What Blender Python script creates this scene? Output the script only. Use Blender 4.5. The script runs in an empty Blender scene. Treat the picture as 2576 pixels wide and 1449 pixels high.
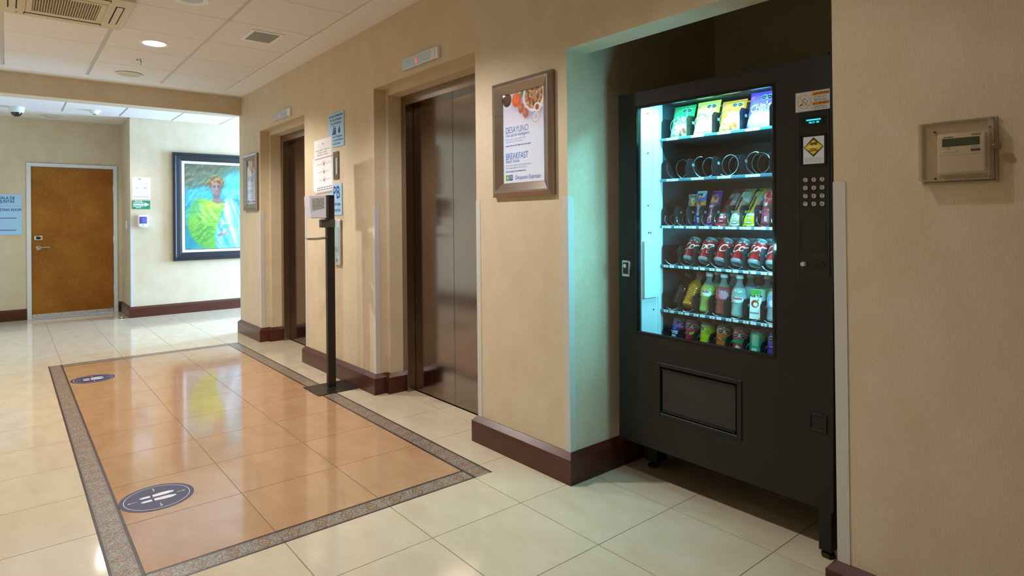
import bpy, bmesh, math, random
import numpy as np
from mathutils import Matrix, Vector
random.seed(7)
R = math.radians
scn = bpy.context.scene
col = scn.collection

# ---------------------------------------------------------------- camera, light, exposure
H_CEIL = 2.65
cam_d = bpy.data.cameras.new('camera')
cam_d.sensor_width = 36.0
cam_d.lens = 1539.9 / 2576 * 36.0
cam_d.shift_x = 0.0
cam_d.shift_y = (546.96 - 724.5) / 2576
cam_d.clip_start = 0.02
cam = bpy.data.objects.new('camera', cam_d)
col.objects.link(cam)
_yaw, _pit, _rol = R(39.535), R(0.226), R(-0.602)
_f = Vector((-math.cos(_yaw), math.sin(_yaw), 0)); _r = Vector((math.sin(_yaw), math.cos(_yaw), 0)); _u = Vector((0, 0, 1))
_f, _u = _f * math.cos(_pit) + _u * math.sin(_pit), _u * math.cos(_pit) - _f * math.sin(_pit)
_r, _u = _r * math.cos(_rol) + _u * math.sin(_rol), _u * math.cos(_rol) - _r * math.sin(_rol)
cam.matrix_world = Matrix(((_r.x, _u.x, -_f.x, 0.0), (_r.y, _u.y, -_f.y, -2.0358), (_r.z, _u.z, -_f.z, 1.2376), (0, 0, 0, 1)))
scn.camera = cam

world = bpy.data.worlds.new('world'); scn.world = world
world.use_nodes = True
world.node_tree.nodes['Background'].inputs[0].default_value = (0.75, 0.87, 1.0, 1)
world.node_tree.nodes['Background'].inputs[1].default_value = 0.6

scn.view_settings.view_transform = 'Standard'
scn.view_settings.look = 'None'
scn.view_settings.exposure = 0.0
scn.view_settings.gamma = 1.0
scn.view_settings.use_curve_mapping = False
scn.cycles.transparent_max_bounces = 32

LAMP_W = 165.0          # one ceiling downlight
DAY_W = 840.0          # daylight coming through the corridor window
def area_light(name, loc, direction, sx, sy, power, color, spread=180):
    d = bpy.data.lights.new(name, 'AREA'); d.shape = 'RECTANGLE'; d.size = sx; d.size_y = sy
    d.energy = power; d.color = color; d.spread = R(spread)
    o = bpy.data.objects.new(name, d); col.objects.link(o)
    o.location = loc; o.rotation_euler = Vector(direction).to_track_quat('-Z', 'Y').to_euler()
    return o
# sky seen by the corridor window (the window itself is built with the walls)
area_light('window_daylight', (-8.36, 3.75, 1.40), (0, -1, -0.12), 1.7, 2.0, DAY_W, (0.31, 0.57, 1.0))

# ---------------------------------------------------------------- materials
def lin(c):
    if isinstance(c, str):
        c = [int(c[i:i + 2], 16) / 255 for i in (0, 2, 4)]
    return tuple((v / 12.92 if v <= 0.04045 else ((v + 0.055) / 1.055) ** 2.4) for v in c)
MATS = {}
def mat(name, c='808080', rough=0.5, metal=0.0, spec=0.5, emit=None, estr=0.0, coat=0.0, noise=None, bump=None, trans=0.0, alpha=1.0, ior=1.45):
    """noise=(scale xyz, amount, other colour) ; bump=(scale xyz, strength)"""
    if name in MATS: return MATS[name]
    m = bpy.data.materials.new(name); m.use_nodes = True
    nt = m.node_tree; b = nt.nodes['Principled BSDF']; L = nt.links
    b.inputs['Base Color'].default_value = (*lin(c), 1)
    b.inputs['Roughness'].default_value = rough
    b.inputs['Metallic'].default_value = metal
    b.inputs['Specular IOR Level'].default_value = spec
    b.inputs['Coat Weight'].default_value = coat
    b.inputs['Transmission Weight'].default_value = trans
    b.inputs['Alpha'].default_value = alpha
    b.inputs['IOR'].default_value = ior
    if emit:
        b.inputs['Emission Color'].default_value = (*lin(emit), 1); b.inputs['Emission Strength'].default_value = estr
    def nz(scale, detail=6):
        tc = nt.nodes.new('ShaderNodeTexCoord'); mp = nt.nodes.new('ShaderNodeMapping'); n = nt.nodes.new('ShaderNodeTexNoise')
        mp.inputs['Scale'].default_value = scale; n.inputs['Scale'].default_value = 1.0; n.inputs['Detail'].default_value = detail
        L.new(tc.outputs['Object'], mp.inputs['Vector']); L.new(mp.outputs[0], n.inputs['Vector'])
        return n
    if noise:
        n = nz(noise[0]); rp = nt.nodes.new('ShaderNodeValToRGB')
        rp.color_ramp.elements[0].position = 0.5 - 0.5 * noise[1]; rp.color_ramp.elements[1].position = 0.5 + 0.5 * noise[1]
        rp.color_ramp.elements[0].color = (*lin(noise[2]), 1); rp.color_ramp.elements[1].color = (*lin(c), 1)
        L.new(n.outputs['Fac'], rp.inputs[0]); L.new(rp.outputs[0], b.inputs['Base Color'])
    if bump:
        n = nz(bump[0], 3); bp = nt.nodes.new('ShaderNodeBump'); bp.inputs['Strength'].default_value = bump[1]; bp.inputs['Distance'].default_value = 0.002
        L.new(n.outputs['Fac'], bp.inputs['Height']); L.new(bp.outputs[0], b.inputs['Normal'])
    MATS[name] = m
    return m
def clear(name, tint='ffffff', refl=1.0, rough=0.02, film=0.0, filmc='ffffff'):
    """thin clear sheet: see-through, mirrored by Fresnel, with an optional faint film of pale haze put in as diffuse colour"""
    if name in MATS: return MATS[name]
    m = bpy.data.materials.new(name); m.use_nodes = True
    nt = m.node_tree; nt.nodes.remove(nt.nodes['Principled BSDF']); out = nt.nodes['Material Output']
    t = nt.nodes.new('ShaderNodeBsdfTransparent'); g = nt.nodes.new('ShaderNodeBsdfGlossy'); lw = nt.nodes.new('ShaderNodeLayerWeight'); lw.inputs['Blend'].default_value = 0.5; mx = nt.nodes.new('ShaderNodeMixShader')
    t.inputs[0].default_value = (*lin(tint), 1); g.inputs['Roughness'].default_value = rough
    pw = nt.nodes.new('ShaderNodeMath'); pw.operation = 'POWER'; pw.inputs[1].default_value = 5.0
    mu = nt.nodes.new('ShaderNodeMath'); mu.operation = 'MULTIPLY_ADD'; mu.inputs[1].default_value = 0.9 * min(refl, 1.0); mu.inputs[2].default_value = 0.04 * refl
    nt.links.new(lw.outputs['Facing'], pw.inputs[0]); nt.links.new(pw.outputs[0], mu.inputs[0]); nt.links.new(mu.outputs[0], mx.inputs[0]); nt.links.new(t.outputs[0], mx.inputs[1]); nt.links.new(g.outputs[0], mx.inputs[2])
    res = mx
    if film:
        d = nt.nodes.new('ShaderNodeBsdfDiffuse'); d.inputs[0].default_value = (*lin(filmc), 1)
        m2 = nt.nodes.new('ShaderNodeMixShader'); m2.inputs[0].default_value = film
        nt.links.new(mx.outputs[0], m2.inputs[1]); nt.links.new(d.outputs[0], m2.inputs[2]); res = m2
    nt.links.new(res.outputs[0], out.inputs['Surface'])
    MATS[name] = m
    return m
def painted(name, rough=0.5, coat=0.0, metal=0.0):
    """colour comes from the mesh's own painted colour attribute"""
    if name in MATS: return MATS[name]
    m = mat(name, 'ffffff', rough, metal, coat=coat); nt = m.node_tree
    a = nt.nodes.new('ShaderNodeAttribute'); a.attribute_name = 'Col'
    nt.links.new(a.outputs['Color'], nt.nodes['Principled BSDF'].inputs['Base Color'])
    return m

def wallpaper(name, base, dark):
    m = mat(name, base, 0.62, spec=0.35); nt = m.node_tree; L = nt.links; b = nt.nodes['Principled BSDF']
    tc = nt.nodes.new('ShaderNodeTexCoord')
    def n(scale, det):
        mp = nt.nodes.new('ShaderNodeMapping'); mp.inputs['Scale'].default_value = scale
        t = nt.nodes.new('ShaderNodeTexNoise'); t.inputs['Scale'].default_value = 1; t.inputs['Detail'].default_value = det
        L.new(tc.outputs['Object'], mp.inputs['Vector']); L.new(mp.outputs[0], t.inputs['Vector']); return t
    fine = n((470, 470, 320), 2); streak = n((420, 420, 22), 2); blot = n((7, 7, 5), 5)
    def ramp(src, a, bb, c0, c1):
        r = nt.nodes.new('ShaderNodeValToRGB'); e = r.color_ramp.elements
        e[0].position = a; e[1].position = bb; e[0].color = (*lin(c0), 1); e[1].color = (*lin(c1), 1); L.new(src.outputs['Fac'], r.inputs[0]); return r
    r1 = ramp(fine, 0.34, 0.50, dark, 'ffffff'); r2 = ramp(streak, 0.3, 0.62, 'f7f3ee', 'ffffff'); r3 = ramp(blot, 0.3, 0.7, 'f6f2ec', 'ffffff')
    def mul(a, bb):
        k = nt.nodes.new('ShaderNodeMix'); k.data_type = 'RGBA'; k.blend_type = 'MULTIPLY'; k.inputs[0].default_value = 1
        L.new(a, k.inputs[6]); L.new(bb, k.inputs[7]); return k.outputs[2]
    rgb = nt.nodes.new('ShaderNodeRGB'); rgb.outputs[0].default_value = (*lin(base), 1)
    L.new(mul(mul(mul(rgb.outputs[0], r1.outputs[0]), r2.outputs[0]), r3.outputs[0]), b.inputs['Base Color'])
    bp = nt.nodes.new('ShaderNodeBump'); bp.inputs['Strength'].default_value = 0.25; bp.inputs['Distance'].default_value = 0.0015
    L.new(fine.outputs['Fac'], bp.inputs['Height']); L.new(bp.outputs[0], b.inputs['Normal'])
    return m
M_WALL = wallpaper('wallpaper_beige', 'dacbb0', 'ece5d9')
M_CEIL = mat('ceiling_tile_white', 'e9e1db', 0.9, spec=0.1, noise=((90, 90, 90), 0.5, 'e0d7d0'), bump=((300, 300, 300), 0.15))
M_CEILP = mat('ceiling_plaster', 'e9e2da', 0.85, spec=0.1)
M_GRID = mat('ceiling_grid_paint', 'c4bdb6', 0.6)
def tile_mat(name, c, c2, rough):
    m = mat(name, c, rough, spec=0.5); nt = m.node_tree; L = nt.links; b = nt.nodes['Principled BSDF']
    tc = nt.nodes.new('ShaderNodeTexCoord'); oi = nt.nodes.new('ShaderNodeObjectInfo')
    mp = nt.nodes.new('ShaderNodeMapping'); mp.inputs['Scale'].default_value = (5, 9, 5); n = nt.nodes.new('ShaderNodeTexNoise')
    n.inputs['Scale'].default_value = 1; n.inputs['Detail'].default_value = 7; n.inputs['Roughness'].default_value = 0.6
    L.new(tc.outputs['Object'], mp.inputs['Vector'])
    ad = nt.nodes.new('ShaderNodeVectorMath'); ad.operation = 'ADD'
    sc = nt.nodes.new('ShaderNodeMath'); sc.operation = 'MULTIPLY'; sc.inputs[1].default_value = 50
    L.new(oi.outputs['Random'], sc.inputs[0]); L.new(mp.outputs[0], ad.inputs[0]); L.new(sc.outputs[0], ad.inputs[1]); L.new(ad.outputs[0], n.inputs['Vector'])
    rp = nt.nodes.new('ShaderNodeValToRGB'); e = rp.color_ramp.elements
    e[0].position = 0.3; e[1].position = 0.68; e[0].color = (*lin(c2), 1); e[1].color = (*lin(c), 1)
    L.new(n.outputs['Fac'], rp.inputs[0]); L.new(rp.outputs[0], b.inputs['Base Color'])
    n2 = nt.nodes.new('ShaderNodeTexNoise'); n2.inputs['Scale'].default_value = 40; n2.inputs['Detail'].default_value = 2
    bp = nt.nodes.new('ShaderNodeBump'); bp.inputs['Strength'].default_value = 0.06; bp.inputs['Distance'].default_value = 0.001
    L.new(tc.outputs['Object'], n2.inputs['Vector']); L.new(n2.outputs['Fac'], bp.inputs['Height']); L.new(bp.outputs[0], b.inputs['Normal'])
    return m
M_CREAM = tile_mat('floor_tile_cream', 'd1c1a6', 'c7b497', 0.09)
M_TERRA = tile_mat('floor_tile_terracotta', 'b7916e', 'ab8460', 0.09)
M_GROUT = mat('grout', '8d7a66', 0.8)
def border_mat():
    m = mat('mosaic_border', '9a8878', 0.3); nt = m.node_tree; L = nt.links; b = nt.nodes['Principled BSDF']
    uv = nt.nodes.new('ShaderNodeUVMap'); uv.uv_map = 'UVMap'
    sp = nt.nodes.new('ShaderNodeSeparateXYZ'); L.new(uv.outputs[0], sp.inputs[0])
    def mth(op, a, bb=None, c=None):
        k = nt.nodes.new('ShaderNodeMath'); k.operation = op
        for i, v in enumerate((a, bb, c)):
            if v is None: continue
            if isinstance(v, (int, float)): k.inputs[i].default_value = v
            else: L.new(v, k.inputs[i])
        return k.outputs[0]
    # u in metres along the strip, v -1..1 across it
    u, v = sp.outputs[0], sp.outputs[1]
    av = mth('ABSOLUTE', v)
    edge = mth('GREATER_THAN', av, 0.80)
    cyc = mth('FRACT', mth('DIVIDE', u, 0.1136))
    du = mth('MULTIPLY', mth('ABSOLUTE', mth('SUBTRACT', cyc, 0.5)), 3.2)
    dd = mth('ADD', du, mth('MULTIPLY', av, 1.0))
    ring = mth('LESS_THAN', mth('ABSOLUTE', mth('SUBTRACT', dd, 0.72)), 0.10)
    ring2 = mth('LESS_THAN', mth('ABSOLUTE', mth('SUBTRACT', dd, 0.28)), 0.09)
    bead = mth('MULTIPLY', mth('GREATER_THAN', av, 0.62), mth('LESS_THAN', mth('ABSOLUTE', mth('SUBTRACT', mth('FRACT', mth('DIVIDE', u, 0.0062)), 0.5)), 0.28))
    cv = nt.nodes.new('ShaderNodeCombineXYZ'); L.new(mth('MULTIPLY', u, 230), cv.inputs[0]); L.new(mth('MULTIPLY', v, 12), cv.inputs[1])
    vo = nt.nodes.new('ShaderNodeTexVoronoi'); vo.inputs['Scale'].default_value = 1.0; L.new(cv.outputs[0], vo.inputs['Vector'])
    sc = nt.nodes.new('ShaderNodeSeparateColor'); L.new(vo.outputs['Color'], sc.inputs[0])
    rp = nt.nodes.new('ShaderNodeValToRGB'); e = rp.color_ramp.elements
    e[0].position = 0.0; e[0].color = (*lin('4b4640'), 1); e[1].position = 1.0; e[1].color = (*lin('a9a89e'), 1)
    k = e.new(0.22); k.color = (*lin('75655a'), 1); k = e.new(0.5); k.color = (*lin('8d877b'), 1); k = e.new(0.75); k.color = (*lin('94765a'), 1)
    L.new(sc.outputs[0], rp.inputs[0])
    def mix(fac, a, c2):
        q = nt.nodes.new('ShaderNodeMix'); q.data_type = 'RGBA'; L.new(fac, q.inputs[0]); L.new(a, q.inputs[6]); q.inputs[7].default_value = (*lin(c2), 1); return q.outputs[2]
    c = mix(mth('MULTIPLY', ring, 0.9), rp.outputs[0], '7c5638'); c = mix(mth('MULTIPLY', ring2, 0.8), c, '8a6038')
    c = mix(mth('MULTIPLY', bead, 0.6), c, '5b5a58'); c = mix(edge, c, '46302a')
    L.new(c, b.inputs['Base Color'])
    return m
M_BORDER = border_mat()
M_BASE = mat('baseboard_brown', '55291b', 0.28, spec=0.5, noise=((8, 8, 30), 0.7, '472116'))
M_GUARD = mat('corner_guard_vinyl', 'c9c6bd', 0.45)
def steel(name, c, rough, sc=(3, 3, 400)):
    m = mat(name, c, rough, 1.0); nt = m.node_tree; L = nt.links; b = nt.nodes['Principled BSDF']
    tc = nt.nodes.new('ShaderNodeTexCoord'); mp = nt.nodes.new('ShaderNodeMapping'); mp.inputs['Scale'].default_value = sc
    n = nt.nodes.new('ShaderNodeTexNoise'); n.inputs['Scale'].default_value = 1; n.inputs['Detail'].default_value = 3
    L.new(tc.outputs['Object'], mp.inputs[0]); L.new(mp.outputs[0], n.inputs['Vector'])
    mr = nt.nodes.new('ShaderNodeMapRange'); mr.inputs[3].default_value = rough * 0.75; mr.inputs[4].default_value = rough * 1.3
    L.new(n.outputs['Fac'], mr.inputs[0]); L.new(mr.outputs[0], b.inputs['Roughness'])
    bp = nt.nodes.new('ShaderNodeBump'); bp.inputs['Strength'].default_value = 0.04; bp.inputs['Distance'].default_value = 0.0005
    L.new(n.outputs['Fac'], bp.inputs['Height']); L.new(bp.outputs[0], b.inputs['Normal'])
    return m
M_DOORSTEEL = steel('elevator_door_steel', '8b7b6d', 0.13, (400, 400, 3))
M_JAMB = steel('elevator_frame_steel', 'a09284', 0.24, (400, 400, 3))
M_FRAME = steel('brushed_frame_metal', '9a8c80', 0.3, (4, 400, 4))
M_CHROME = mat('satin_chrome', 'c9c8c6', 0.22, 1.0)
M_ALU = mat('satin_aluminium', 'dcdde2', 0.4, 1.0)
M_WHITE = mat('white_plastic', 'e9e8e4', 0.4)
M_OFFW = mat('offwhite_plastic', 'd8d2c4', 0.45)
M_PAPER = mat('white_paper', 'f2f1f2', 0.7)
M_PRINT = mat('print_dark', '3a3d46', 0.7)
M_PRINTG = mat('print_grey', '8d9096', 0.7)
M_PRINTB = mat('print_blue', '2e74c4', 0.6)
M_NAVY = mat('print_navy', '1f2f6e', 0.6)
M_RED = mat('print_red', 'b3303a', 0.6)
M_BLACK = mat('black_plastic', '141312', 0.4)
M_DARK = mat('dark_void', '060606', 0.8)
M_SIGN = mat('sign_light_blue', 'a3cdee', 0.35)
M_PWHITE = mat('print_white', 'f0f0ee', 0.6)

# ---------------------------------------------------------------- mesh helpers
class MB:
    def __init__(s): s.v = []; s.f = []
    def add(s, vs, fs, xf=None):
        o = len(s.v)
        if xf is not None: vs = [tuple(xf @ Vector(p)) for p in vs]
        s.v += [tuple(p) for p in vs]; s.f += [tuple(i + o for i in q) for q in fs]; return s
    def box(s, x0, x1, y0, y1, z0, z1, b=0.0, seg=1, xf=None):
        if b <= 0:
            vs = [(x, y, z) for x in (x0, x1) for y in (y0, y1) for z in (z0, z1)]
            return s.add(vs, [(0, 1, 3, 2), (4, 6, 7, 5), (0, 4, 5, 1), (2, 3, 7, 6), (0, 2, 6, 4), (1, 5, 7, 3)], xf)
        bm = bmesh.new(); bmesh.ops.create_cube(bm, size=1.0)
        for v in bm.verts:
            v.co = ((x0 + x1) / 2 + v.co.x * (x1 - x0), (y0 + y1) / 2 + v.co.y * (y1 - y0), (z0 + z1) / 2 + v.co.z * (z1 - z0))
        bmesh.ops.bevel(bm, geom=list(bm.edges), offset=b, segments=seg, profile=0.5, affect='EDGES')
        bm.verts.index_update()
        vs = [tuple(v.co) for v in bm.verts]; fs = [tuple(v.index for v in f.verts) for f in bm.faces]; bm.free()
        return s.add(vs, fs, xf)
    def lathe(s, prof, n=24, c=(0, 0, 0), axis='z', a0=0.0, xf=None):
        vs = []; fs = []
        for (r, h) in prof:
            for i in range(n):
                a = a0 + 2 * math.pi * i / n; p = (r * math.cos(a), r * math.sin(a), h)
                if axis == 'y': p = (p[0], -p[2], p[1])
                if axis == 'x': p = (p[2], p[0], p[1])
                vs.append((p[0] + c[0], p[1] + c[1], p[2] + c[2]))
        m = len(prof)
        for j in range(m - 1):
            for i in range(n):
                k = (i + 1) % n; fs.append((j * n + i, j * n + k, (j + 1) * n + k, (j + 1) * n + i))
        if prof[0][0] > 1e-6: fs.append(tuple(reversed(range(n))))
        if prof[-1][0] > 1e-6: fs.append(tuple((m - 1) * n + i for i in range(n)))
        return s.add(vs, fs, xf)
    def cyl(s, c, r, h, n=24, axis='z', xf=None): return s.lathe([(r, 0), (r, h)], n, c, axis, 0, xf)
    def tube(s, pts, r, n=8, cap=True, xf=None):
        P = [Vector(p) for p in pts]; vs = []; fs = []; up = None
        for i, p in enumerate(P):
            t = (P[min(i + 1, len(P) - 1)] - P[max(i - 1, 0)]).normalized()
            if up is None:
                up = Vector((0, 0, 1)) if abs(t.z) < 0.9 else Vector((1, 0, 0))
            a = t.cross(up).normalized(); b = a.cross(t).normalized(); up = b
            for k in range(n):
                q = 2 * math.pi * k / n; vs.append(tuple(p + a * (r * math.cos(q)) + b * (r * math.sin(q))))
        for i in range(len(P) - 1):
            for k in range(n):
                k2 = (k + 1) % n; fs.append((i * n + k, i * n + k2, (i + 1) * n + k2, (i + 1) * n + k))
        if cap: fs.append(tuple(reversed(range(n)))); fs.append(tuple((len(P) - 1) * n + k for k in range(n)))
        return s.add(vs, fs, xf)
    def prism(s, poly, z0, z1, xf=None):
        n = len(poly); a = sum(poly[i][0] * poly[(i + 1) % n][1] - poly[(i + 1) % n][0] * poly[i][1] for i in range(n))
        if a < 0: poly = poly[::-1]
        vs = [(x, y, z0) for x, y in poly] + [(x, y, z1) for x, y in poly]
        fs = [tuple(reversed(range(n))), tuple(range(n, 2 * n))] + [(i, (i + 1) % n, n + (i + 1) % n, n + i) for i in range(n)]
        return s.add(vs, fs, xf)
    def mesh(s, name, m=None, smooth=True):
        me = bpy.data.meshes.new(name); me.from_pydata(s.v, [], s.f); me.update()
        if smooth:
            me.polygons.foreach_set('use_smooth', [True] * len(me.polygons)); me.set_sharp_from_angle(angle=R(32))
        if m: me.materials.append(m)
        return me
    def obj(s, name, m, parent=None, **k): return link(name, s.mesh(name, m, k.pop('smooth', True)), parent, **k)
def tag(o, label=None, cat=None, group=None, kind=None):
    if label: o['label'] = label
    if cat: o['category'] = cat
    if group: o['group'] = group
    if kind: o['kind'] = kind
    return o
def link(name, data, parent=None, loc=None, rot=None, mw=None, label=None, cat=None, group=None, kind=None):
    o = bpy.data.objects.new(name, data); col.objects.link(o); o.parent = parent
    if mw is not None: o.matrix_local = mw
    if loc is not None: o.location = loc
    if rot is not None: o.rotation_euler = rot
    return tag(o, label, cat, group, kind)
def thing(name, label, cat, loc=(0, 0, 0), rot=None, group=None, mw=None, kind=None):
    o = bpy.data.objects.new(name, None); o.empty_display_size = 0.05; col.objects.link(o)
    if mw is not None: o.matrix_world = mw
    else:
        o.location = loc
        if rot: o.rotation_euler = rot
    return tag(o, label, cat, group, kind)
def bx(name, m, parent, x0, x1, y0, y1, z0, z1, b=0.0, seg=1, **k): return MB().box(x0, x1, y0, y1, z0, z1, b, seg).obj(name, m, parent, **k)
def copy_tree(o, parent=None):
    c = o.copy(); col.objects.link(c); c.parent = parent
    for ch in o.children: copy_tree(ch, c)
    return c
# frames for things on walls: local x = right, y = up, z = out of the wall
RW = Matrix(((1, 0, 0, 0), (0, 0, -1, 0), (0, 1, 0, 0), (0, 0, 0, 1)))   # wall facing -Y
XW = Matrix(((0, 0, 1, 0), (1, 0, 0, 0), (0, 1, 0, 0), (0, 0, 0, 1)))    # wall facing +X
def onY(x, z, y=0.0): return Matrix.Translation((x, y, z)) @ RW
def onX(y, z, x): return Matrix.Translation((x, y, z)) @ XW
CW = Matrix(((1, 0, 0, 0), (0, -1, 0, 0), (0, 0, -1, 0), (0, 0, 0, 1)))  # hanging from the ceiling: z = down
def onC(x, y, z=H_CEIL): return Matrix.Translation((x, y, z)) @ CW

# text as mesh
_TX = {}
def tx(body, size, shear=0.0, bold=0.0, align='CENTER', ext=0.0, sp=1.0):
    k = (body, size, shear, bold, align, ext, sp)
    if k not in _TX:
        c = bpy.data.curves.new('lettering', 'FONT'); c.body = body; c.size = size; c.shear = shear
        c.align_x = align; c.align_y = 'CENTER'; c.extrude = ext; c.resolution_u = 3; c.space_character = sp
        o = bpy.data.objects.new('lettering', c)
        me = bpy.data.meshes.new_from_object(o)
        vs = [tuple(v.co) for v in me.vertices]; fs = [tuple(p.vertices) for p in me.polygons]
        bpy.data.objects.remove(o); bpy.data.meshes.remove(me); bpy.data.curves.remove(c)
        if bold > 0:      # heavier strokes: the outline repeated a hair's breadth to each side
            n = len(vs); V = list(vs); F = list(fs)
            for q, (dx, dy) in enumerate(((1, 0), (-1, 0), (0, 1), (0, -1), (0.7, 0.7), (-0.7, 0.7), (0.7, -0.7), (-0.7, -0.7))):
                V += [(p[0] + dx * bold, p[1] + dy * bold, p[2] + 3e-5 * (q + 1)) for p in vs]; F += [tuple(i + n * (q + 1) for i in f) for f in fs]
            vs, fs = V, F
        _TX[k] = (vs, fs)
    return _TX[k]
def text(body, size, x, y, z, m, parent, name='lettering', **k):
    """flat lettering in a wall thing's local frame"""
    sx = k.pop('sx', 1.0); vs, fs = tx(body, size, **k); b = MB(); b.add([(p[0] * sx + x, p[1] + y, z + p[2]) for p in vs], fs)
    return b.obj(name, m, parent, smooth=False)
def texts(rows, m, parent, z, name='lettering'):
    """rows of lettering, one piece each: (body,size,x,y[,align,bold,shear,x scale])"""
    for r in rows:
        b = MB()
        vs, fs = tx(r[0], r[1], align=(r[4] if len(r) > 4 else 'CENTER'), bold=(r[5] if len(r) > 5 else 0.0), shear=(r[6] if len(r) > 6 else 0.0))
        sx = r[7] if len(r) > 7 else 1.0
        b.add([(p[0] * sx + r[2], p[1] + r[3], z + p[2]) for p in vs], fs)
        b.obj(name, m, parent, smooth=False)
def wraptext(mb, body, size, cx, cy, surf, shear=0.0, bold=0.0, ang=0.0, sx=1.0, sp=1.0):
    vs, fs = tx(body, size, shear, bold, sp=sp); ca, sa = math.cos(ang), math.sin(ang)
    out = []
    for p in vs:
        s = surf(cx + p[0] * sx * ca - p[1] * sa, cy + p[0] * sx * sa + p[1] * ca); out.append((s[0], s[1] - p[2], s[2]))
    mb.add(out, fs)

# painted colour (numpy, sRGB in, linear stored)
def setcol(me, rgb):
    rgb = np.clip(np.asarray(rgb, dtype=float), 0, 1)
    l = np.where(rgb <= 0.04045, rgb / 12.92, ((rgb + 0.055) / 1.055) ** 2.4)
    a = me.color_attributes.new('Col', 'FLOAT_COLOR', 'POINT')
    a.data.foreach_set('color', np.concatenate([l, np.ones((len(l), 1))], 1).astype(np.float32).ravel())
def hexc(h): return np.array([int(h[i:i + 2], 16) / 255 for i in (0, 2, 4)])
def sst(a, b, x): t = np.clip((x - a) / (b - a), 0, 1); return t * t * (3 - 2 * t)
def over(img, c, al):
    c = hexc(c) if isinstance(c, str) else c
    return img * (1 - al[:, None]) + (c if c.ndim == 2 else c[None, :]) * al[:, None]
def ell(u, v, cu, cv, ru, rv, soft=0.15, ang=0.0):
    du, dv = u - cu, v - cv; c, s = math.cos(ang), math.sin(ang)
    d = np.sqrt(((du * c + dv * s) / ru) ** 2 + ((-du * s + dv * c) / rv) ** 2); return 1 - sst(1 - soft, 1 + soft, d)
def poly(u, v, pts, soft=0.02):
    n = len(pts); ins = np.zeros(len(u), bool); d = np.full(len(u), 9.0)
    for i in range(n):
        x0, y0 = pts[i]; x1, y1 = pts[(i + 1) % n]
        with np.errstate(divide='ignore', invalid='ignore'):
            ins ^= ((y0 > v) != (y1 > v)) & (u < (x1 - x0) * (v - y0) / (y1 - y0 + 1e-12) + x0)
        ex, ey = x1 - x0, y1 - y0; t = np.clip(((u - x0) * ex + (v - y0) * ey) / (ex * ex + ey * ey + 1e-12), 0, 1)
        d = np.minimum(d, np.hypot(u - x0 - t * ex, v - y0 - t * ey))
    return sst(-soft, soft, np.where(ins, d, -d))
_rs = np.random.RandomState(3)
_NT = _rs.rand(64, 64)
def vnoise(u, v, fu, fv, seed=0):
    x = u * fu + seed * 7.3; y = v * fv + seed * 3.1
    i = np.floor(x).astype(int); j = np.floor(y).astype(int); a = x - i; b = y - j; a = a * a * (3 - 2 * a); b = b * b * (3 - 2 * b)
    g = lambda p, q: _NT[p % 64, q % 64]
    return (g(i, j) * (1 - a) + g(i + 1, j) * a) * (1 - b) + (g(i, j + 1) * (1 - a) + g(i + 1, j + 1) * a) * b
def picture(name, w, h, nx, ny, fn, m, parent, z=0.0, x0=0.0, y0=0.0):
    vs = [(x0 + w * i / nx, y0 + h * j / ny, z) for j in range(ny + 1) for i in range(nx + 1)]
    q = nx + 1; fs = [(j * q + i, j * q + i + 1, (j + 1) * q + i + 1, (j + 1) * q + i) for j in range(ny) for i in range(nx)]
    b = MB(); b.v = vs; b.f = fs; me = b.mesh(name, m, False)
    U = np.array([i / nx for j in range(ny + 1) for i in range(nx + 1)]); V = np.array([j / ny for j in range(ny + 1) for i in range(nx + 1)])
    setcol(me, fn(U, V))
    return link(name, me, parent)

# ---------------------------------------------------------------- room shell
XA, XB = -7.30, -7.22
E1, E2 = (-6.57, -5.341), (-4.012, -2.779)
XL1, XL2 = -2.052, -0.852
XD, XP, YP = -10.208, -9.424, -0.779
YO, XF, YW = -2.68, 1.6, 3.6
HE, ZL = 2.188, 2.040
TOP = 2.72
S1, S2, S3 = 0.092, 0.195, 0.261       # reveal steps: first reveal, second reveal, steel frame
ST = 0.042

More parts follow.
